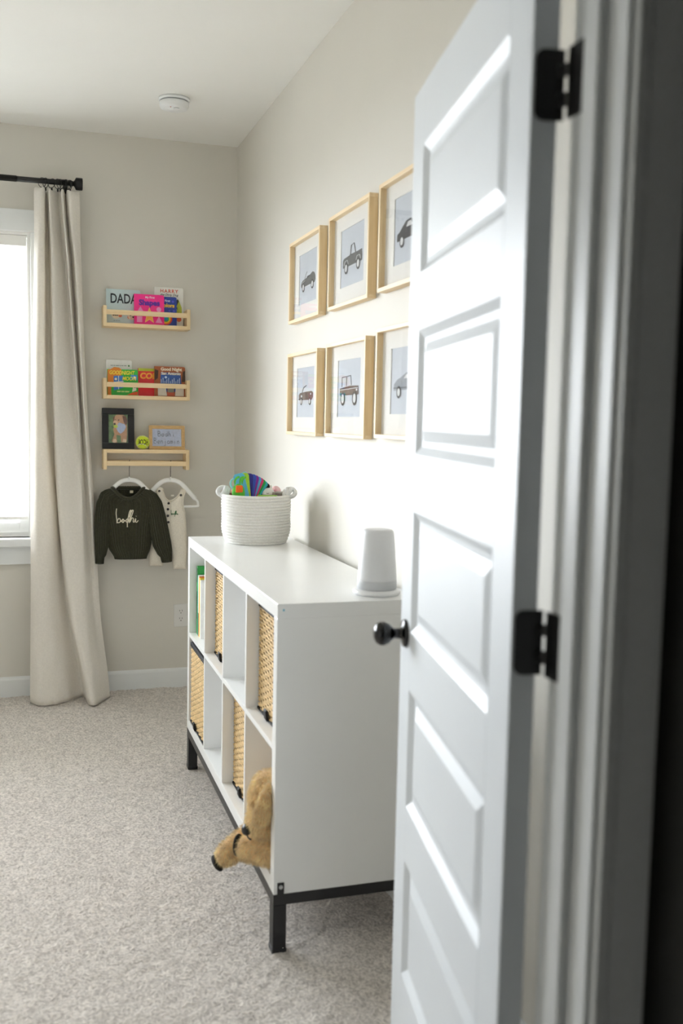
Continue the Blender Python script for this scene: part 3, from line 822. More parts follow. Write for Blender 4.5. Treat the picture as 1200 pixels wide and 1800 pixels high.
b.art([star2], 'f6d67a'); b.art([star], 'f0b45a')
Z2 = 1.4985
b = Book(-.650, -.526, Z2, .176, -.026, .012, 'efefec', 'white picture book with a small single-line title, tallest on the middle shelf')
b.art([[(u,.832),(u+w,.832),(u+w,.850),(u,.850)] for u, w in ((.16,.10),(.28,.06),(.36,.13),(.51,.05),(.58,.09),(.69,.10))], '8f949c', 'title_line'); b.art([b.disc(.88, .84, .0045)], '4f8a4a')
b = Book(-.648, -.500, Z2, .128, -.066, .012, '2fae3c', 'green and orange picture book titled Goodnight Moon on the middle shelf')
b.art([[(0,.0),(.12,.0),(.12,.30),(.42,.42),(.46,.99),(.38,1.06),(.22,1.08),(.10,1.0),(0,.97)]], 'd9822b')
b.art([[(.20,.18),(.52,.30),(.52,.76),(.20,.74)]], '3a78c8'); b.art([[(.35,.22),(.37,.22),(.37,.75),(.35,.75)], [(.2,.48),(.52,.52),(.52,.55),(.2,.51)], b.disc(.27, .62, .006)], 'f0ead8')
b.art([[(.76,.60),(.97,.60),(.97,.80),(.76,.80)]], '3f8fd8'); b.art([b.disc(.88, .70, .006)], 'f4f0d8')
b.art([[(.62,.02),(.98,.02),(.98,.16),(.82,.12)]], 'e2571f'); b.art([[(.80,.14),(.94,.2),(.93,.42),(.84,.40)]], 'efe6d8'); b.art([[(.86,.30),(.97,.30),(.97,.46),(.88,.46)]], '22201c')
b.text('GOODNIGHT', .46, .86, .027, 'f2e24a', .0007, .2, sx=.72); b.text('MOON', .70, .64, .026, 'f2e24a', .0007, .2, sx=.80)
b.art([[(u,.12),(u+w,.12),(u+w+.01,.17),(u+.01,.17)] for u, w in ((.30,.12),(.44,.10),(.56,.14))], 'cfe08a', 'title_line')
b = Book(-.496, -.392, Z2, .138, -.040, .014, 'd8242e', 'red board book with a lime top band and orange letters, centre of the middle shelf')
b.art([[(0,.90),(1,.90),(1,1),(0,1)]], 'b8c23a'); b.text('CORD', .62, .72, .040, 'f0a83c', .0018, .1); b.art([b.disc(.80, .36, .011)], '1f5a2c')
b = Book(-.418, -.266, Z2, .150, -.064, .014, '9a5226', 'brown and blue picture book titled Good Night San Antonio, right on the middle shelf')
b.art([[(.16,.16),(.9,.16),(.84,.80),(.2,.80)]], '234f96'); b.art([[(0,.52),(.10,.60),(.12,.86),(0,.9)], [(.88,.5),(1,.5),(1,.88),(.92,.84)]], '3a2414')
b.art([[(.10,.02),(.40,.02),(.36,.30),(.22,.42),(.10,.34)], [(.66,.02),(.95,.02),(.95,.36),(.80,.42),(.68,.30)]], 'd9d3c8'); b.art([[(.40,.02),(.64,.02),(.62,.38),(.42,.38)]], 'c0583a'); b.art([[(.42,.14),(.62,.14),(.62,.34),(.42,.34)]], '8a8f80')
b.art([[(.2+.06*k,.44),(.2+.06*k+.02,.44),(.2+.06*k+.02,.58+.06*math.sin(k*2.1)),(.2+.06*k,.56+.06*math.sin(k*2.1))] for k in range(11)] + [b.disc(.36, .64, .006)], 'cfe0f4')
b.text('Good Night', .54, .905, .0215, 'f6f0dc', .0007); b.text('San Antonio', .53, .765, .0195, 'f6f0dc', .0006)

# ------------------------------------------------------------------ things on the lowest shelf
ZS = 1.2335
def framed(name, label, x0, x1, h, y, bar, depth, mt, lean):
    t = thing(name, label, 'photo frame', ((x0+x1)/2, y, ZS), (math.radians(-lean), 0, 0))
    w = (x1-x0)/2
    for (a0, a1, b0, b1) in ((-w, w, 0, bar), (-w, w, h-bar, h), (-w, -w+bar, bar, h-bar), (w-bar, w, bar, h-bar)):
        build('frame_bar', MB().box(a0, 0, b0, a1, depth, b1), mt, t, bevel=.002)
    build('backing', MB().box(-w+bar, depth*.55, bar, w-bar, depth*.9, h-bar), M_PAPER, t)
    build('glass', MB().box(-w+bar, depth*.30, bar, w-bar, depth*.34, h-bar), M_PGLASS, t)
    def P(u, v, k=0): return ((u-.5)*2*(w-bar), depth*.55-.0004-.00025*k, bar+v*(h-2*bar))
    return t, P
def flatart(t, P, k, polys, col, name='photo_area', var=.1):
    mb = MB()
    for p in polys: mb.add([P(u, v, k) for u, v in p], [tuple(range(len(p)))])
    raw(name, mb, mat('photo_'+col, col, .5, var, 70), t)
bf = mat('black_frame', '0d0d10', .3, .1, 20)
t, P = framed('tabletop_picture', 'black photo frame with a picture of a brown dog on the lowest shelf', -.674, -.518, .203, -.072, .031, .018, bf, 6)
flatart(t, P, 0, [[(0,0),(1,0),(1,1),(0,1)]], '5d7a4c', var=.35)
flatart(t, P, 1, [[(.16,.06),(.26,.0),(.44,.0),(.40,.28),(.62,.26),(.66,.02),(.92,.02),(.96,.30),(.96,.62),(.84,.72),(.40,.66),(.24,.5),(.30,.3)]], 'b58a66')
flatart(t, P, 2, [[(.24,.70),(.30,.90),(.42,1.0),(.74,1.0),(.92,.92),(.96,.74),(.88,.62),(.70,.56),(.52,.54),(.34,.58)]], 'c09472')
flatart(t, P, 3, [[(.72,.96),(.90,.94),(.98,.80),(.96,.66),(.86,.64),(.78,.76)], [(.24,.88),(.34,.98),(.30,.80),(.24,.72)]], '6d442e')
flatart(t, P, 4, [[(.36,.64),(.56,.72),(.84,.66),(.90,.56),(.80,.42),(.62,.32),(.48,.40),(.40,.52)]], 'a9b7d6')
flatart(t, P, 5, [[(.24,.74),(.34,.80),(.46,.76),(.50,.66),(.40,.60),(.26,.64)]], 'dcb896')
flatart(t, P, 6, [[(.24,.62),(.40,.64),(.50,.58),(.42,.52),(.28,.54)]], 'b9cf4a')
flatart(t, P, 7, [[(.26,.70),(.36,.70),(.38,.64),(.28,.62)], [(.50,.82),(.56,.83),(.55,.78),(.50,.78)], [(.33,.82),(.37,.83),(.37,.79),(.33,.79)]], '2b1f1c')
flatart(t, P, 8, [[(.20,.02),(.34,.0),(.42,.06),(.36,.14),(.24,.12)], [(.72,.04),(.90,.02),(.92,.12),(.76,.14)]], 'd8bfa0')
lw = mat('light_oak', 'c9a673', .5, .15, 40, stretch=(1, 6, 6))
t, P = framed('tabletop_picture', 'small wooden frame with handwriting on pale blue paper on the lowest shelf', -.447, -.268, .121, -.078, .017, .014, lw, 7)
flatart(t, P, 0, [[(0,0),(1,0),(1,1),(0,1)]], 'b9c4de', var=.08)
inkm = mat('pencil', '5d6474', .7)
def script(t, P, strokes, r, m, k=2, name='handwriting'):
    mb = MB()
    for s_ in strokes:
        pts = [Vector(P(u, v, k)) for u, v in s_]
        mb.tube(catmull(pts, 5) if len(pts) > 2 else pts, r, 5)
    return build(name, mb, m, t, True)
def letters(word, x, y, w, h):
    """plain handwritten letter strokes in a unit box"""
    D = {'B': [[(0,0),(0,1)], [(0,1),(.6,.9),(.55,.6),(0,.52)], [(0,.52),(.8,.4),(.7,.05),(0,0)]],
         'o': [[(.5,.5),(.1,.35),(.15,.05),(.5,.0),(.8,.2),(.7,.45),(.5,.5)]],
         'd': [[(.7,.45),(.2,.45),(.1,.1),(.5,.0),(.75,.2)], [(.78,1),(.75,.0)]],
         'h': [[(.1,1),(.1,0)], [(.1,.35),(.45,.52),(.7,.35),(.7,0)]],
         'i': [[(.4,.5),(.4,0)], [(.4,.7),(.42,.74)]],
         'e': [[(.15,.25),(.7,.28),(.6,.5),(.2,.42),(.12,.15),(.4,0),(.75,.1)]],
         'n': [[(.1,.5),(.1,0)], [(.1,.35),(.45,.52),(.7,.35),(.72,0)]],
         'j': [[(.5,.5),(.5,-.3),(.1,-.35)], [(.5,.7),(.52,.74)]],
         'a': [[(.7,.45),(.2,.45),(.1,.1),(.5,.0),(.72,.2)], [(.74,.5),(.76,0)]],
         'm': [[(.0,.5),(.0,0)], [(.0,.38),(.25,.5),(.4,.35),(.4,0)], [(.4,.38),(.65,.5),(.82,.35),(.84,0)]]}
    out = []; n = len(word)
    for i, ch in enumerate(word):
        for s_ in D[ch]: out.append([(x+(i+a*.85)*w/n, y+b_*h) for a, b_ in s_])
    return out
script(t, P, letters('Bodhi', .20, .58, .60, .30) + letters('Benjamin', .06, .16, .90, .32), .0011, inkm)

def tennis_ball():
    r = .0345
    t = thing('tennis_ball', 'yellow-green tennis ball with black handwritten letters between the frames', 'ball', (-.478, -.074, ZS+r))
    fm = mat('felt_ball', 'cfe22c', .95, .1, 200, bump=.7, bscale=500, sheen=.4)
    build('felt', MB().ell((0, 0, 0), (r, r, r), None, 40, 24), fm, t, True)
    pts = []
    for k in range(64):
        a = 2*PI*k/64; q = .44*PI/2*1.2
        p = Vector((math.cos(a)+.35*math.cos(3*a)*.6, math.sin(a)-.35*math.sin(3*a)*.6, .95*math.sin(2*a))).normalized()
        pts.append(Matrix.Rotation(1.1, 3, 'X') @ Matrix.Rotation(.6, 3, 'Z') @ p * (r+.0002))
    build('seam', MB().tube(pts, .0013, 6, True), mat('seam_white', 'e9ecd8', .8), t, True)
    def onball(a, b):
        lon = a/r; lat = b/r
        return Vector((math.sin(lon)*math.cos(lat), -math.cos(lon)*math.cos(lat), math.sin(lat)))*(r+.0008)
    raw('lettering', text_mb('BODHI', .022, lambda a, b: onball(a*.92+.002, b*1.55+.001), .0007, 0, 'CENTER', .95), mat('ink_black', '141414', .6), t)
tennis_ball()

# ------------------------------------------------------------------ hangers and clothes
M_HANG = mat('hanger_white', 'efefec', .45, .01, 10)
M_WIRE = mat('hook_steel', '3c3c40', .3, .05, 30, metal=1)
def hanger(cx, label, rz):
    t = thing('clothes_hanger', label, 'hanger', (cx, -.0985, 1.088), (0, 0, math.radians(rz)), group='white hangers on the rail')
    pts = [(-.137, -.128), (-.135, -.112), (-.120, -.095), (-.085, -.056), (-.045, -.018), (0, -.006), (.045, -.018), (.085, -.056), (.120, -.095), (.135, -.112), (.137, -.128), (.126, -.138), (0, -.139), (-.126, -.138)]
    # flat arch profile: wide at the arch, round at the bar
    c = catmull([(x, 0, z) for x, z in pts] + [(pts[0][0], 0, pts[0][1])], 6)[:-1]
    R = []
    n = len(c)
    for i, p in enumerate(c):
        tg = (c[(i+1) % n]-c[i-1]).normalized(); nn = Vector((-tg.z, 0, tg.x)); 
        wide = .0112 if p.z > -.10 else .0058
        R.append([p + nn*(wide*math.cos(q)) + Vector((0, .0045*math.sin(q), 0)) for q in [2*PI*j/10 for j in range(10)]])
    build('body', MB().rings(R, loop=True), M_HANG, t, True)
    build('collar', MB().lathe([(.006, -.006), (.006, .004), (.003, .010)], 12), M_HANG, t, True)
    top = 1.133+.042-1.088
    hp = [(0, 0, .006), (0, 0, .045), (.001, -.002, .066), (.001, -.012, top-.012)]
    hk = [(0, 0, .006), (0, .0, .04), (.0005, .003, .062), (.001, .011, .078), (.001, .008, top+.002), (.001, -.001, top+.0055), (.001, -.0085, top+.001)]
    build('hook', MB().tube(catmull(hk, 6), .0014, 6), M_WIRE, t, True)
hanger(-.546, 'white hanger inside the dark green sweater', -4)
hanger(-.343, 'white hanger inside the cream romper', -12)

def knit_mat():
    m = mat('knit_green', '2c2c18', .95, .40, 260, bump=.8, bscale=700, sheen=.25, stretch=(1, 1, .35))
    return m
M_KNIT = knit_mat()
def sweater():
    t = thing('knit_sweater', 'dark green ribbed sweater with a cream stitched name on a white hanger', 'sweater', (-.553, -.1, .69))
    O = Vector((-.553, -.1, .69))
    N = 360
    def ring(cx, zb, zf, hw, hd, ribs=46, amp=.0021, cy=0, pw=.75):
        out = []
        for j in range(N):
            a = 2*PI*j/N
            ca, sa = math.cos(a), math.sin(a)
            x = hw*math.copysign(abs(ca)**.9, ca); y = hd*math.copysign(abs(sa)**pw, sa)
            k = amp*math.cos(ribs*a)
            fr = .5-.5*sa            # 1 at the front (-y), 0 at the back
            fx = max(0, 1-(x/max(hw, 1e-4))**2)
            z = zb + (zf-zb)*(fr*fx if sa < 0 else 0)
            out.append(Vector((cx+x+k*ca, -.1+cy+y+k*sa, z))-O)
        return out
    rows = [(-.553, 1.040, .990, .076, .030, 1.0), (-.552, 1.039, .984, .090, .031, 1.0), (-.552, 1.033, .978, .110, .033, .9), (-.552, 1.020, .972, .130, .033, .8),
            (-.551, .998, .966, .141, .034), (-.550, .95, .945, .139, .036), (-.549, .90, .90, .128, .038), (-.548, .85, .85, .117, .039), (-.547, .80, .80, .111, .040),
            (-.546, .765, .765, .107, .040), (-.543, .735, .735, .098, .038), (-.540, .712, .712, .086, .034), (-.539, .70, .70, .080, .031), (-.539, .688, .688, .077, .030)]
    R = [ring(q[0], q[1], q[2], q[3], q[4], pw=(q[5] if len(q) > 5 else .75)) for q in rows]
    fine = []
    for i in range(len(R)-1):
        for k in range(4): fine.append([R[i][j].lerp(R[i+1][j], k/4) for j in range(N)])
    fine.append(R[-1])
    body = MB().rings(fine, cap=(False, False))
    build('body', body, M_KNIT, t, True)
    col = [(R[0][j]*1 + Vector((0, 0, .002))) for j in range(0, N, 4)]
    cb = MB(); n = len(col); RR = []
    for i, p in enumerate(col):
        pass
    cb.tube([p+Vector((0, 0, -.001)) for p in col], [.0088+.0012*math.cos(i*PI) for i in range(n)], 12, True)
    build('collar', cb, M_KNIT, t, True)
    for s, rows in ((-1, [(-.655, 1.008, .028, .02), (-.668, .965, .036, .028), (-.677, .90, .036, .030), (-.680, .82, .036, .030), (-.681, .76, .033, .029), (-.686, .715, .026, .026), (-.690, .70, .021, .022), (-.691, .668, .019, .020)]),
                    (1, [(-.440, 1.008, .026, .02), (-.424, .965, .038, .030), (-.411, .90, .041, .033), (-.401, .84, .044, .034), (-.387, .765, .045, .034), (-.373, .722, .037, .032), (-.365, .70, .028, .026), (-.362, .670, .024, .022)])):
        Rs = []
        for i, (cx, z, hw, hd) in enumerate(rows):
            cy = (-.112 if s < 0 else -.120) if i > 1 else -.104
            p0 = Vector((rows[max(i-1, 0)][0], 0, rows[max(i-1, 0)][1])); p1 = Vector((rows[min(i+1, len(rows)-1)][0], 0, rows[min(i+1, len(rows)-1)][1]))
            tg = (p1-p0).normalized(); side = Vector((-tg.z, 0, tg.x))
            NS = 180
            rg = []
            for j in range(NS):
                a = 2*PI*j/NS; k = .0019*math.cos(22*a)
                rg.append(Vector((cx, cy, z)) + side*((hw+k)*math.cos(a)) + Vector((0, (hd+k)*math.sin(a), 0)) - O)
            Rs.append(rg)
        fine = []
        for i in range(len(Rs)-1):
            for k in range(4): fine.append([Rs[i][j].lerp(Rs[i+1][j], k/4) for j in range(len(Rs[0]))])
        fine.append(Rs[-1])
        build('sleeve', MB().rings(fine, cap=(True, True)), M_KNIT, t, True)
    lb = build('neck_label', MB().box(.012, .020, .325, .028, .0225, .338), mat('label_cream', 'ded6c0', .8), t)
    # stitched name (script), cream yarn
    def P(u, v, k=0):
        x = -.613+u*.108-O.x; z = .872+v*.07-O.z
        X = x+O.x-(-.549); hw = .128
        y = -.1-.0385*math.sqrt(max(0, 1-(X/hw)**2))**.75-O.y-.0022
        return (x, y, z)
    S = [[(.02,1.02),(.0,.7),(.02,.35),(.04,-.02)], [(.03,.05),(.10,.30),(.17,.28),(.19,.10),(.10,.02),(.04,.08)],
         [(.19,.12),(.24,.14),(.29,.26),(.34,.22),(.33,.06),(.27,.06),(.27,.20),(.34,.24)],
         [(.34,.20),(.40,.14),(.48,.26),(.55,.28),(.54,.10),(.46,.06),(.44,.20),(.52,.30)],
         [(.50,-.30),(.50,.0),(.54,.4),(.60,.80),(.66,.90),(.64,.7),(.58,.4)],
         [(.58,.0),(.62,.45),(.70,.85),(.76,.88),(.72,.62),(.64,.30),(.62,.05)], [(.63,.10),(.70,.34),(.77,.30),(.76,.08),(.82,.06)],
         [(.82,.06),(.87,.30),(.87,.08),(.92,.04),(.99,.18)], [(.89,.46),(.90,.49)]]
    mb = MB()
    for s_ in S:
        pts = [Vector(P(u, v)) for u, v in s_]
        mb.tube(catmull(pts, 6) if len(pts) > 2 else pts, .0024, 6)
    build('stitched_name', mb, mat('yarn_cream', 'e6dfcc', .9, .1, 300, bump=.4, bscale=600), t, True)
sweater()

def romper():
    y0 = -.0985
    t = thing('baby_romper', 'cream sleeveless romper with dark buttons on a white hanger', 'romper', (-.345, y0, .64), (0, 0, math.radians(-12)))
    O = Vector((-.345, y0, .64))
    front = [(-.446,.646),(-.380,.645),(-.366,.70),(-.354,.735),(-.345,.738),(-.337,.72),(-.327,.631),(-.263,.632),(-.259,.72),(-.261,.80),(-.265,.87),(-.268,.915),
             (-.277,.945),(-.281,.972),(-.276,1.0),(-.266,1.028),(-.275,1.040),(-.292,1.036),(-.298,1.015),(-.306,1.0),(-.325,.985),(-.346,.978),(-.365,.992),(-.375,1.015),(-.380,1.040),(-.394,1.046),(-.410,1.040),
             (-.414,1.0),(-.420,.96),(-.430,.93),(-.438,.90),(-.442,.82),(-.447,.74)]
    dense = []
    n = len(front)
    for i in range(n):
        a, b = Vector(front[i]), Vector(front[(i+1) % n]); k = max(1, int((b-a).length/.006))
        for q in range(k): dense.append(a.lerp(b, q/k))
    m = len(dense)
    A = np.array([(p.x, p.y) for p in dense])
    xs = np.arange(-.45, -.255, .006); zs = np.arange(.63, 1.05, .006)
    pts = []
    from mathutils.geometry import intersect_point_tri_2d
    def inside(x, z):
        c = False; j = m-1
        for i in range(m):
            if ((A[i,1] > z) != (A[j,1] > z)) and (x < (A[j,0]-A[i,0])*(z-A[i,1])/(A[j,1]-A[i,1])+A[i,0]): c = not c
            j = i
        return c
    for x in xs:
        for z in zs:
            d = np.min(np.hypot(A[:,0]-x, A[:,1]-z))
            if d > .004 and inside(x, z): pts.append(Vector((x, z)))
    co = dense + pts
    vo, eo, fo, *_ = delaunay_2d_cdt(co, [], [list(range(m))], 1, 1e-5)
    def dist(p): return float(np.min(np.hypot(A[:,0]-p.x, A[:,1]-p.y)))
    ds = [dist(p) for p in vo]
    mb = MB()
    for sgn in (-1, 1):
        vs = []
        for p, d in zip(vo, ds):
            th = .016*math.sqrt(min(1, d/.03)) + .0012
            th += .0025*mnoise.noise((p.x*28, p.y*10, 3.1*sgn))*min(1, d/.02)
            vs.append((p.x-O.x, sgn*th, p.y-O.z))
        mb.add(vs, [tuple(f) for f in fo])
    vb = len(mb.v)
    lin_ = mat('linen_cream', 'e6dfd1', .9, .10, 260, bump=.35, bscale=900)
    # stitch the two sides together at the outline
    idx = {}
    for i, p in enumerate(vo): idx[(round(p.x, 5), round(p.y, 5))] = i
    nv = len(vo)
    for i in range(m):
        a = idx.get((round(dense[i].x, 5), round(dense[i].y, 5))); b = idx.get((round(dense[(i+1) % m].x, 5), round(dense[(i+1) % m].y, 5)))
        if a is not None and b is not None: mb.f.append((a, b, b+nv, a+nv))
    build('garment', mb, lin_, t, True)
    def edge(pts, r, name='binding'):
        build(name, MB().tube(catmull([(x-O.x, y, z-O.z) for x, z, y in pts], 5), r, 6), lin_, t, True)
    edge([(-.380,1.030,-.006),(-.374,1.012,-.007),(-.364,.992,-.008),(-.346,.979,-.009),(-.325,.986,-.009),(-.306,1.001,-.008),(-.298,1.016,-.007)], .0028)
    edge([(-.266,1.026,-.003),(-.276,1.0,-.004),(-.281,.972,-.004),(-.277,.945,-.005),(-.269,.915,-.004)], .0026)
    edge([(-.354,.975,-.016),(-.357,.93,-.019),(-.357,.88,-.019),(-.354,.845,-.019)], .0012, 'placket_seam')
    edge([(-.338,.975,-.016),(-.340,.93,-.0195),(-.341,.88,-.0195),(-.340,.845,-.0195)], .0012, 'placket_seam')
    bm_ = mat('button_dark', '241c1e', .35, .1, 40)
    for x, z, y in ((-.397,1.026,-.010),(-.290,1.007,-.010),(-.3505,.966,-.0175),(-.3535,.936,-.0195),(-.3535,.903,-.0200),(-.351,.871,-.0200)):
        build('button', MB().lathe([(.001, 0), (.0058, 0), (.0062, .0012), (.0050, .0024), (.001, .0020)], 16, (x-O.x, y, z-O.z), (0, -1, 0)), bm_, t, True)
    build('inner_label', MB().box(-.340-O.x, -.003, 1.000-O.z, -.325-O.x, -.002, 1.008-O.z), M_PAPER, t)
    S = [[(.02,1.0),(.0,.5),(.04,-.02)], [(.03,.05),(.12,.30),(.18,.10),(.05,.04)], [(.19,.12),(.29,.26),(.33,.06),(.27,.18)], [(.34,.20),(.48,.28),(.52,.08),(.44,.18)],
         [(.50,-.35),(.54,.4),(.64,.85),(.58,.4)], [(.58,.0),(.70,.85),(.72,.5),(.62,.05)], [(.63,.10),(.74,.32),(.78,.06)], [(.80,.06),(.87,.28),(.90,.05),(.99,.18)]]
    mb = MB()
    for s_ in S: mb.tube(catmull([(-.338+u*.036-O.x, -.0185, .908+v*.024-O.z) for u, v in s_], 5), .0012, 5)
    build('stitched_name', mb, mat('thread_green', '2f6a3c', .8), t, True)
romper()

# ------------------------------------------------------------------ outlet, smoke detector
def outlet():
    t = thing('wall_outlet', 'white duplex power outlet low on the back wall beside the shelf', 'outlet', (-.273, 0, .372))
    pm = mat('outlet_white', 'e6e6e4', .4, .01, 20); dk = mat('slot_dark', '1a1a1a', .6)
    build('plate', MB().box(-.036, -.005, -.060, .036, -.0003, .060), pm, t, bevel=.003)
    for zc in (.020, -.020):
        R = [[((.0168)*math.cos(a), y, zc+max(-.0135, min(.0135, .0168*math.sin(a)))) for a in [2*PI*k/28 for k in range(28)]] for y in (-.005, -.0068)]
        rc = build('receptacle', MB().rings(R), pm, t)
        for x in (-.0062, .0062): build('slot', MB().box(x-.0011, -.0071, zc+.001, x+.0011, -.0067, zc+.009), dk, rc)
        build('slot', MB().lathe([(.0026, 0), (.0026, .0005)], 12, (0, -.0067, zc-.007), (0, -1, 0)), dk, rc)
    build('screw', MB().lathe([(.0028, 0), (.0022, .0012)], 12, (0, -.005, 0), (0, -1, 0)), pm, t)
outlet()
def detector():
    t = thing('smoke_detector', 'round white smoke detector on the ceiling', 'smoke detector', (-.412, -.66, ROOM_H))
    pm = mat('detector_white', 'eef0f1', .4, .01, 20)
    build('base_plate', MB().lathe([(.066, -.001), (.067, -.010), (.065, -.013), (.060, -.013)], 40, cap=(True, False)), pm, t, True)
    build('vent_gap', MB().lathe([(.0585, -.013), (.0585, -.016)], 40, cap=(False, False)), mat('vent_dark', '8a8d90', .6), t)
    build('housing', MB().lathe([(.060, -.016), (.063, -.018), (.0625, -.032), (.058, -.042), (.045, -.046), (.022, -.047), (.020, -.049), (.001, -.049)], 40), pm, t, True)
    build('test_button', MB().lathe([(.012, -.048), (.012, -.051), (.010, -.052), (.001, -.052)], 24, (.006, -.03, 0)), pm, t, True)
    build('indicator', MB().ell((-.02, -.035, -.046), (.003, .003, .002)), mat('led_red', 'b84a40', .3), t, True)
detector()

# ------------------------------------------------------------------ curtain, rod and rings
M_LINEN = mat('curtain_linen', 'f1ede6', .9, .04, 120, bump=.25, bscale=700)
def linen_translucent():
    n = M_LINEN.node_tree.nodes; l = M_LINEN.node_tree.links
    b = n['Principled BSDF']; out = [x for x in n if x.type == 'OUTPUT_MATERIAL'][0]
    tr = n.new('ShaderNodeBsdfTranslucent'); tr.inputs['Color'].default_value = lin('e6ded0')+(1,)
    mx = n.new('ShaderNodeMixShader'); mx.inputs[0].default_value = .15
    l.new(b.outputs[0], mx.inputs[1]); l.new(tr.outputs[0], mx.inputs[2]); l.new(mx.outputs[0], out.inputs[0])
linen_translucent()
def curtain():
    t = thing('curtain', 'floor length pale linen curtain gathered beside the window', 'curtain', (-.85, -.12, 0))
    O = Vector((-.85, -.12, 0))
    Zs = [2.452, 2.12, 1.475, .927, .42, .004]
    cols = [
      [(-0.987,-0.100),(-0.989,-0.110),(-1.007,-0.110),(-1.013,-0.110),(-1.017,-0.120),(-1.023,-0.150)],
      [(-0.964,-0.135),(-0.969,-0.140),(-0.979,-0.150),(-0.982,-0.150),(-0.986,-0.170),(-0.984,-0.225)],
      [(-0.941,-0.125),(-0.943,-0.130),(-0.945,-0.140),(-0.930,-0.150),(-0.928,-0.170),(-0.913,-0.225)],
      [(-0.937,-0.055),(-0.941,-0.055),(-0.940,-0.060),(-0.900,-0.100),(-0.887,-0.130),(-0.851,-0.190)],
      [(-0.925,-0.045),(-0.920,-0.045),(-0.910,-0.045),(-0.886,-0.050),(-0.840,-0.080),(-0.772,-0.110)],
      [(-0.919,-0.130),(-0.904,-0.140),(-0.896,-0.150),(-0.878,-0.160),(-0.828,-0.190),(-0.753,-0.270)],
      [(-0.876,-0.050),(-0.846,-0.050),(-0.804,-0.075),(-0.789,-0.145),(-0.770,-0.200),(-0.728,-0.285)],
      [(-0.862,-0.135),(-0.837,-0.135),(-0.796,-0.130),(-0.770,-0.130),(-0.741,-0.170),(-0.692,-0.230)],
      [(-0.842,-0.045),(-0.816,-0.045),(-0.778,-0.045),(-0.752,-0.060),(-0.719,-0.120),(-0.673,-0.200)],
      [(-0.832,-0.125),(-0.802,-0.125),(-0.767,-0.115),(-0.731,-0.100),(-0.702,-0.110),(-0.661,-0.180)],
      [(-0.780,-0.100),(-0.773,-0.100),(-0.750,-0.090),(-0.713,-0.080),(-0.688,-0.100),(-0.645,-0.155)]]
    rows = []
    nz = 90
    def at(col, z):
        for i in range(5):
            if Zs[i] >= z >= Zs[i+1]:
                a = (Zs[i]-z)/(Zs[i]-Zs[i+1]); g = [Vector(col[max(0, min(5, i+k))]) for k in (-1, 0, 1, 2)]
                return .5*((2*g[1])+(g[2]-g[0])*a+(2*g[0]-5*g[1]+4*g[2]-g[3])*a*a+(3*g[1]-g[0]-3*g[2]+g[3])*a**3)
        return Vector(col[5])
    verts = []; K = 9
    for r in range(nz+1):
        z = Zs[0]+(Zs[5]-Zs[0])*r/nz
        cp = [at(c_, z) for c_ in cols]
        line = catmull([(p.x, p.y, 0) for p in cp], K)
        row = []
        for i, p in enumerate(line):
            w = .004*mnoise.noise((p.x*14, z*5.5, 1.7)) + .0022*mnoise.noise((p.x*40, z*16, 5.0))
            if z < .35: w += .016*mnoise.noise((p.x*26, z*12, 9.0))*(.35-z)/.35
            zz = z + (.004*math.sin(i*.5) if r == 0 else 0)
            row.append(Vector((p.x, p.y+w, zz))-O)
        verts.append(row)
    n = len(verts[0]); mb = MB()
    mb.add([p for row in verts for p in row], [(r*n+i, r*n+i+1, (r+1)*n+i+1, (r+1)*n+i) for r in range(nz) for i in range(n-1)])
    me = bpy.data.meshes.new('cloth'); me.from_pydata([tuple(p) for p in mb.v], [], mb.f)
    o = link('cloth', me, M_LINEN, t, True)
    sm = o.modifiers.new('thickness', 'SOLIDIFY'); sm.thickness = .0022; sm.offset = 0
    # hem seam
    hm = []
    r = nz-4
    build('hem_seam', MB().tube([p+Vector((0, -.0012, 0)) for p in verts[r]], .0007, 4), M_LINEN, t, True)
    return verts
curtain()
def rod():
    z, y = 2.490, -.1
    t = thing('curtain_rod', 'black curtain rod with a capped finial above the window', 'curtain rod', (-1.9, y, z))
    ox = -1.9
    build('inner_tube', MB().cyl((-1.10-ox, 0, 0), (-.81-ox, 0, 0), .0125, 20), M_BLACK, t, True)
    build('outer_tube', MB().cyl((-2.95-ox, 0, 0), (-1.065-ox, 0, 0), .0145, 20), M_BLACK, t, True)
    fin = [(.0125, 0), (.016, .002), (.016, .006), (.011, .010), (.011, .020), (.020, .026), (.027, .029), (.029, .033), (.029, .058), (.027, .0605), (.001, .0605)]
    build('finial', MB().lathe(fin, 28, (-.827-ox, 0, 0), (1, 0, 0)), M_BLACK, t, True)
    build('finial', MB().lathe(fin, 28, (-2.95-ox, 0, 0), (-1, 0, 0)), M_BLACK, t, True)
    for x in (-.842, -2.9):
        b = build('bracket', MB().box(x-.006-ox, -.004, -.022, x+.006-ox, .0985, -.014).box(x-.011-ox, .094, -.045, x+.011-ox, .0992, .03), M_BLACK, t, bevel=.001)
        build('cradle', MB().lathe([(.0172, 0), (.0172, .012), (.0148, .012), (.0148, 0)], 20, (x-.006-ox, 0, 0), (1, 0, 0), cap=(False, False)), M_BLACK, b, True)
    labs = ['black ring with clip on the curtain rod, %s from the finial' % w for w in ('eighth', 'seventh', 'sixth', 'fifth', 'fourth', 'third', 'second', 'first')]
    xs = [-.951, -.935, -.907, -.880, -.868, -.856, -.832, -.823]
    for lab, x in zip(labs, xs):
        r = thing('curtain_ring', lab, 'curtain ring', (x, y, z), (0, 0, math.radians(42+14*math.sin(x*170))), group='rings on the curtain rod')
        R_ = .0215
        pts = [(.003*math.sin(2*PI*k/24+x*90), R_*math.cos(2*PI*k/24), R_*math.sin(2*PI*k/24)-.0072) for k in range(24)]
        build('hoop', MB().tube(pts, .0017, 6, True), M_BLACK, r, True)
        build('clip', MB().box(-.003, -.003, -.044, .003, .003, -.0285), M_BLACK, r, bevel=.001)
rod()

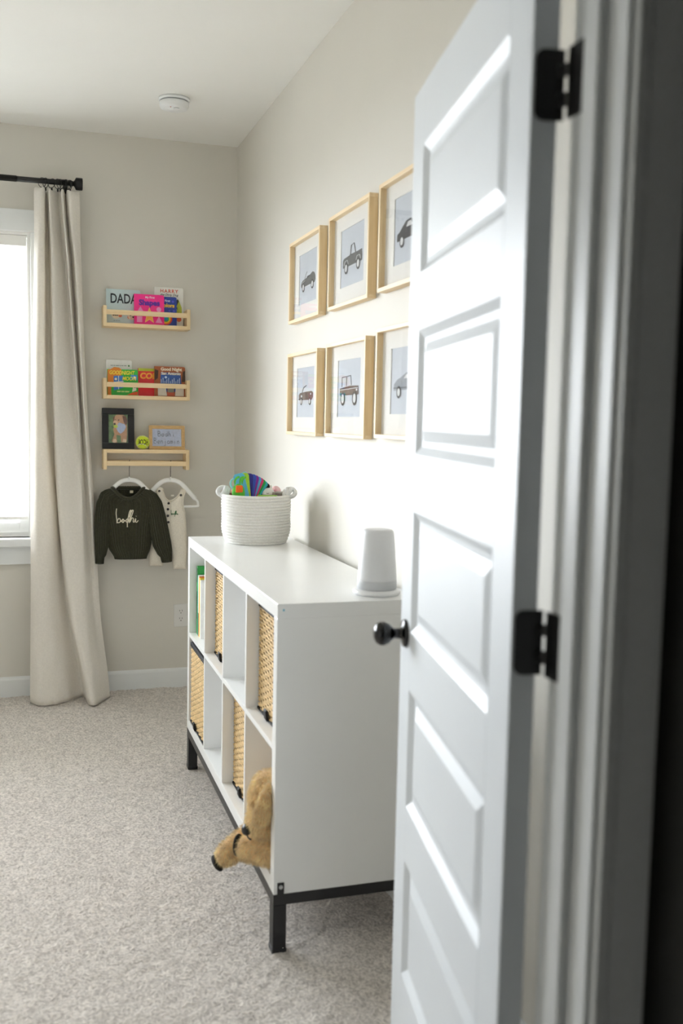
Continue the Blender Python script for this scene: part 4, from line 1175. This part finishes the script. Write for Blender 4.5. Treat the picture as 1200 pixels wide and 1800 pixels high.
# ------------------------------------------------------------------ plush dog in the near lower cube
def plush():
    t = thing('plush_dog', 'tan plush dog peeking out of the near lower shelf cube', 'plush toy', (-.36, -2.5, LOW))
    O = Vector((-.36, -2.5, LOW))
    fur = mat('plush_fur', 'e4bd86', .95, .22, 60, bump=.9, bscale=380, sheen=.5, bdist=.003)
    earm = mat('plush_ear', 'e0b880', .95, .22, 60, bump=.9, bscale=380, sheen=.5, bdist=.003)
    blk = mat('plush_nose', '0e0d0e', .35, .1, 40); pad = mat('plush_pad', '17130f', .8, .2, 100)
    def E(mb, c, r, ax=None, roll=0):
        q = Matrix.Identity(3)
        if ax is not None: q = Vector((1, 0, 0)).rotation_difference(Vector(ax).normalized()).to_matrix()
        mb.ell(Vector(c)-O, r, q, 24, 16)
    def limb(mb, a, b, r0, r1, k=8):
        a, b = Vector(a), Vector(b)
        for i in range(k+1):
            s = i/k; r = r0+(r1-r0)*s; mb.ell(a.lerp(b, s)-O, (r, r, r), None, 18, 12)
    mb = MB()
    # body inside the cube, head, muzzle, fore legs
    E(mb, (-.25, -2.50, LOW+.085), (.13, .10, .083))
    E(mb, (-.14, -2.50, LOW+.095), (.09, .095, .09))
    HC = Vector((-.400, -2.582, .385))
    limb(mb, (-.30, -2.53, .31), HC, .070, .054)
    E(mb, HC, (.060, .052, .070))
    E(mb, HC+Vector((-.012, 0, .022)), (.052, .050, .052))
    E(mb, HC+Vector((-.028, .002, -.030)), (.042, .044, .050))
    E(mb, HC+Vector((-.024, .0, .002)), (.046, .046, .050))
    E(mb, HC+Vector((-.036, .002, -.066)), (.040, .043, .040))
    E(mb, HC+Vector((-.022, .0, -.085)), (.040, .042, .032))
    limb(mb, (-.27, -2.60, LOW+.05), (-.40, -2.598, LOW+.040), .042, .038)
    limb(mb, (-.40, -2.598, LOW+.040), (-.458, -2.548, LOW+.036), .038, .036)
    limb(mb, (-.27, -2.40, LOW+.05), (-.42, -2.45, LOW+.040), .036, .032)
    limb(mb, (-.42, -2.45, LOW+.040), (-.494, -2.466, LOW-.002), .032, .032)
    E(mb, (-.503, -2.466, LOW-.010), (.034, .033, .030), (-.8, 0, -.55))
    for dy in (-.020, 0, .020): E(mb, (-.517, -2.466+dy, LOW-.020), (.019, .0105, .018), (-.8, 0, -.55))
    tmp = bpy.data.objects.new('tmp', mesh_of('tmp', mb)); COL.objects.link(tmp)
    rm = tmp.modifiers.new('r', 'REMESH'); rm.mode = 'VOXEL'; rm.voxel_size = .0048
    sm = tmp.modifiers.new('s', 'SMOOTH'); sm.factor = .6; sm.iterations = 6
    dg = bpy.context.evaluated_depsgraph_get(); dg.update()
    me = bpy.data.meshes.new_from_object(tmp.evaluated_get(dg)); me.name = 'body'
    bpy.data.objects.remove(tmp)
    me.materials.clear()
    body = link('body', me, fur, t, True)
    def tufts(me, count, length, name, m, parent, seed):
        rnd = random.Random(seed)
        polys = [(p.center.copy(), p.normal.copy(), p.area) for p in me.polygons if p.center.x + O.x < -.36]
        tot = sum(a for *_, a in polys)
        f = MB()
        for c, n_, a in polys:
            k = a/tot*count; k = int(k)+(1 if rnd.random() < k-int(k) else 0)
            for _ in range(k):
                j = Vector((rnd.uniform(-1, 1), rnd.uniform(-1, 1), rnd.uniform(-1, 1)))
                d = (n_*.55 + j*.35 + Vector((-.12, 0, -.55))).normalized()
                s = n_.cross(j).normalized()*.0011
                p = c + j*.0022 - n_*.0008
                L = length*rnd.uniform(.6, 1.2)
                b = len(f.v)
                f.v += [tuple(p-s), tuple(p+s), tuple(p+d*L)]; f.f.append((b, b+1, b+2))
        o = raw(name, f, m, parent); o['kind'] = 'stuff'
    furt = mat('plush_tufts', 'f0d0a0', .9, .35, 40, sheen=.5)
    tufts(me, 22000, .011, 'fur', furt, t, 4)
    # ear, nose, mouth, paw pads
    def blob(name, parts, m, fur_n=0):
        b = MB()
        for c, r, ax in parts: E(b, c, r, ax)
        tp = bpy.data.objects.new('tmp', mesh_of('tmp', b)); COL.objects.link(tp)
        rm = tp.modifiers.new('r', 'REMESH'); rm.mode = 'VOXEL'; rm.voxel_size = .004
        s2 = tp.modifiers.new('s', 'SMOOTH'); s2.factor = .6; s2.iterations = 5
        g = bpy.context.evaluated_depsgraph_get(); g.update()
        mm = bpy.data.meshes.new_from_object(tp.evaluated_get(g)); mm.name = name; bpy.data.objects.remove(tp); mm.materials.clear()
        o = link(name, mm, m, t, True)
        if fur_n: tufts(mm, fur_n, .008, 'fur', furt, o, 9)
        return o
    blob('ear', [((-.432, -2.640, .428), (.012, .012, .020), None), ((-.443, -2.652, .400), (.018, .012, .032), None), ((-.451, -2.656, .372), (.024, .012, .026), None), ((-.455, -2.655, .352), (.022, .011, .018), None)], earm, 3200)
    blob('ear', [(HC+Vector((-.010, .052, .030)), (.018, .012, .022), None), (HC+Vector((-.018, .058, .004)), (.024, .012, .034), None)], earm, 600)
    build('nose', MB().ell(HC-O+Vector((-.076, .002, -.086)), (.013, .018, .015), None, 20, 14), blk, t, True)
    build('mouth', MB().tube(catmull([HC-O+Vector(p) for p in ((-.076, -.006, -.098), (-.072, -.014, -.104), (-.067, -.020, -.105))], 5), .0022, 6), blk, t, True)
    build('collar', MB().tube([HC-O+Vector((.018, .062*math.cos(2*PI*k/24), -.075+.050*math.sin(2*PI*k/24))) for k in range(24)], .007, 8, True), pad, t, True)
    q = Vector((1, 0, 0)).rotation_difference(Vector((-.75, .1, -.65)).normalized()).to_matrix()
    build('paw_sole', MB().ell(Vector((-.533, -2.467, LOW-.035))-O, (.011, .030, .020), q, 20, 12), pad, t, True)
    q = Vector((1, 0, 0)).rotation_difference(Vector((-.72, .68, .05)).normalized()).to_matrix()
    build('paw_sole', MB().ell(Vector((-.486, -2.522, LOW+.036))-O, (.010, .022, .033), q, 20, 12), pad, t, True)
plush()
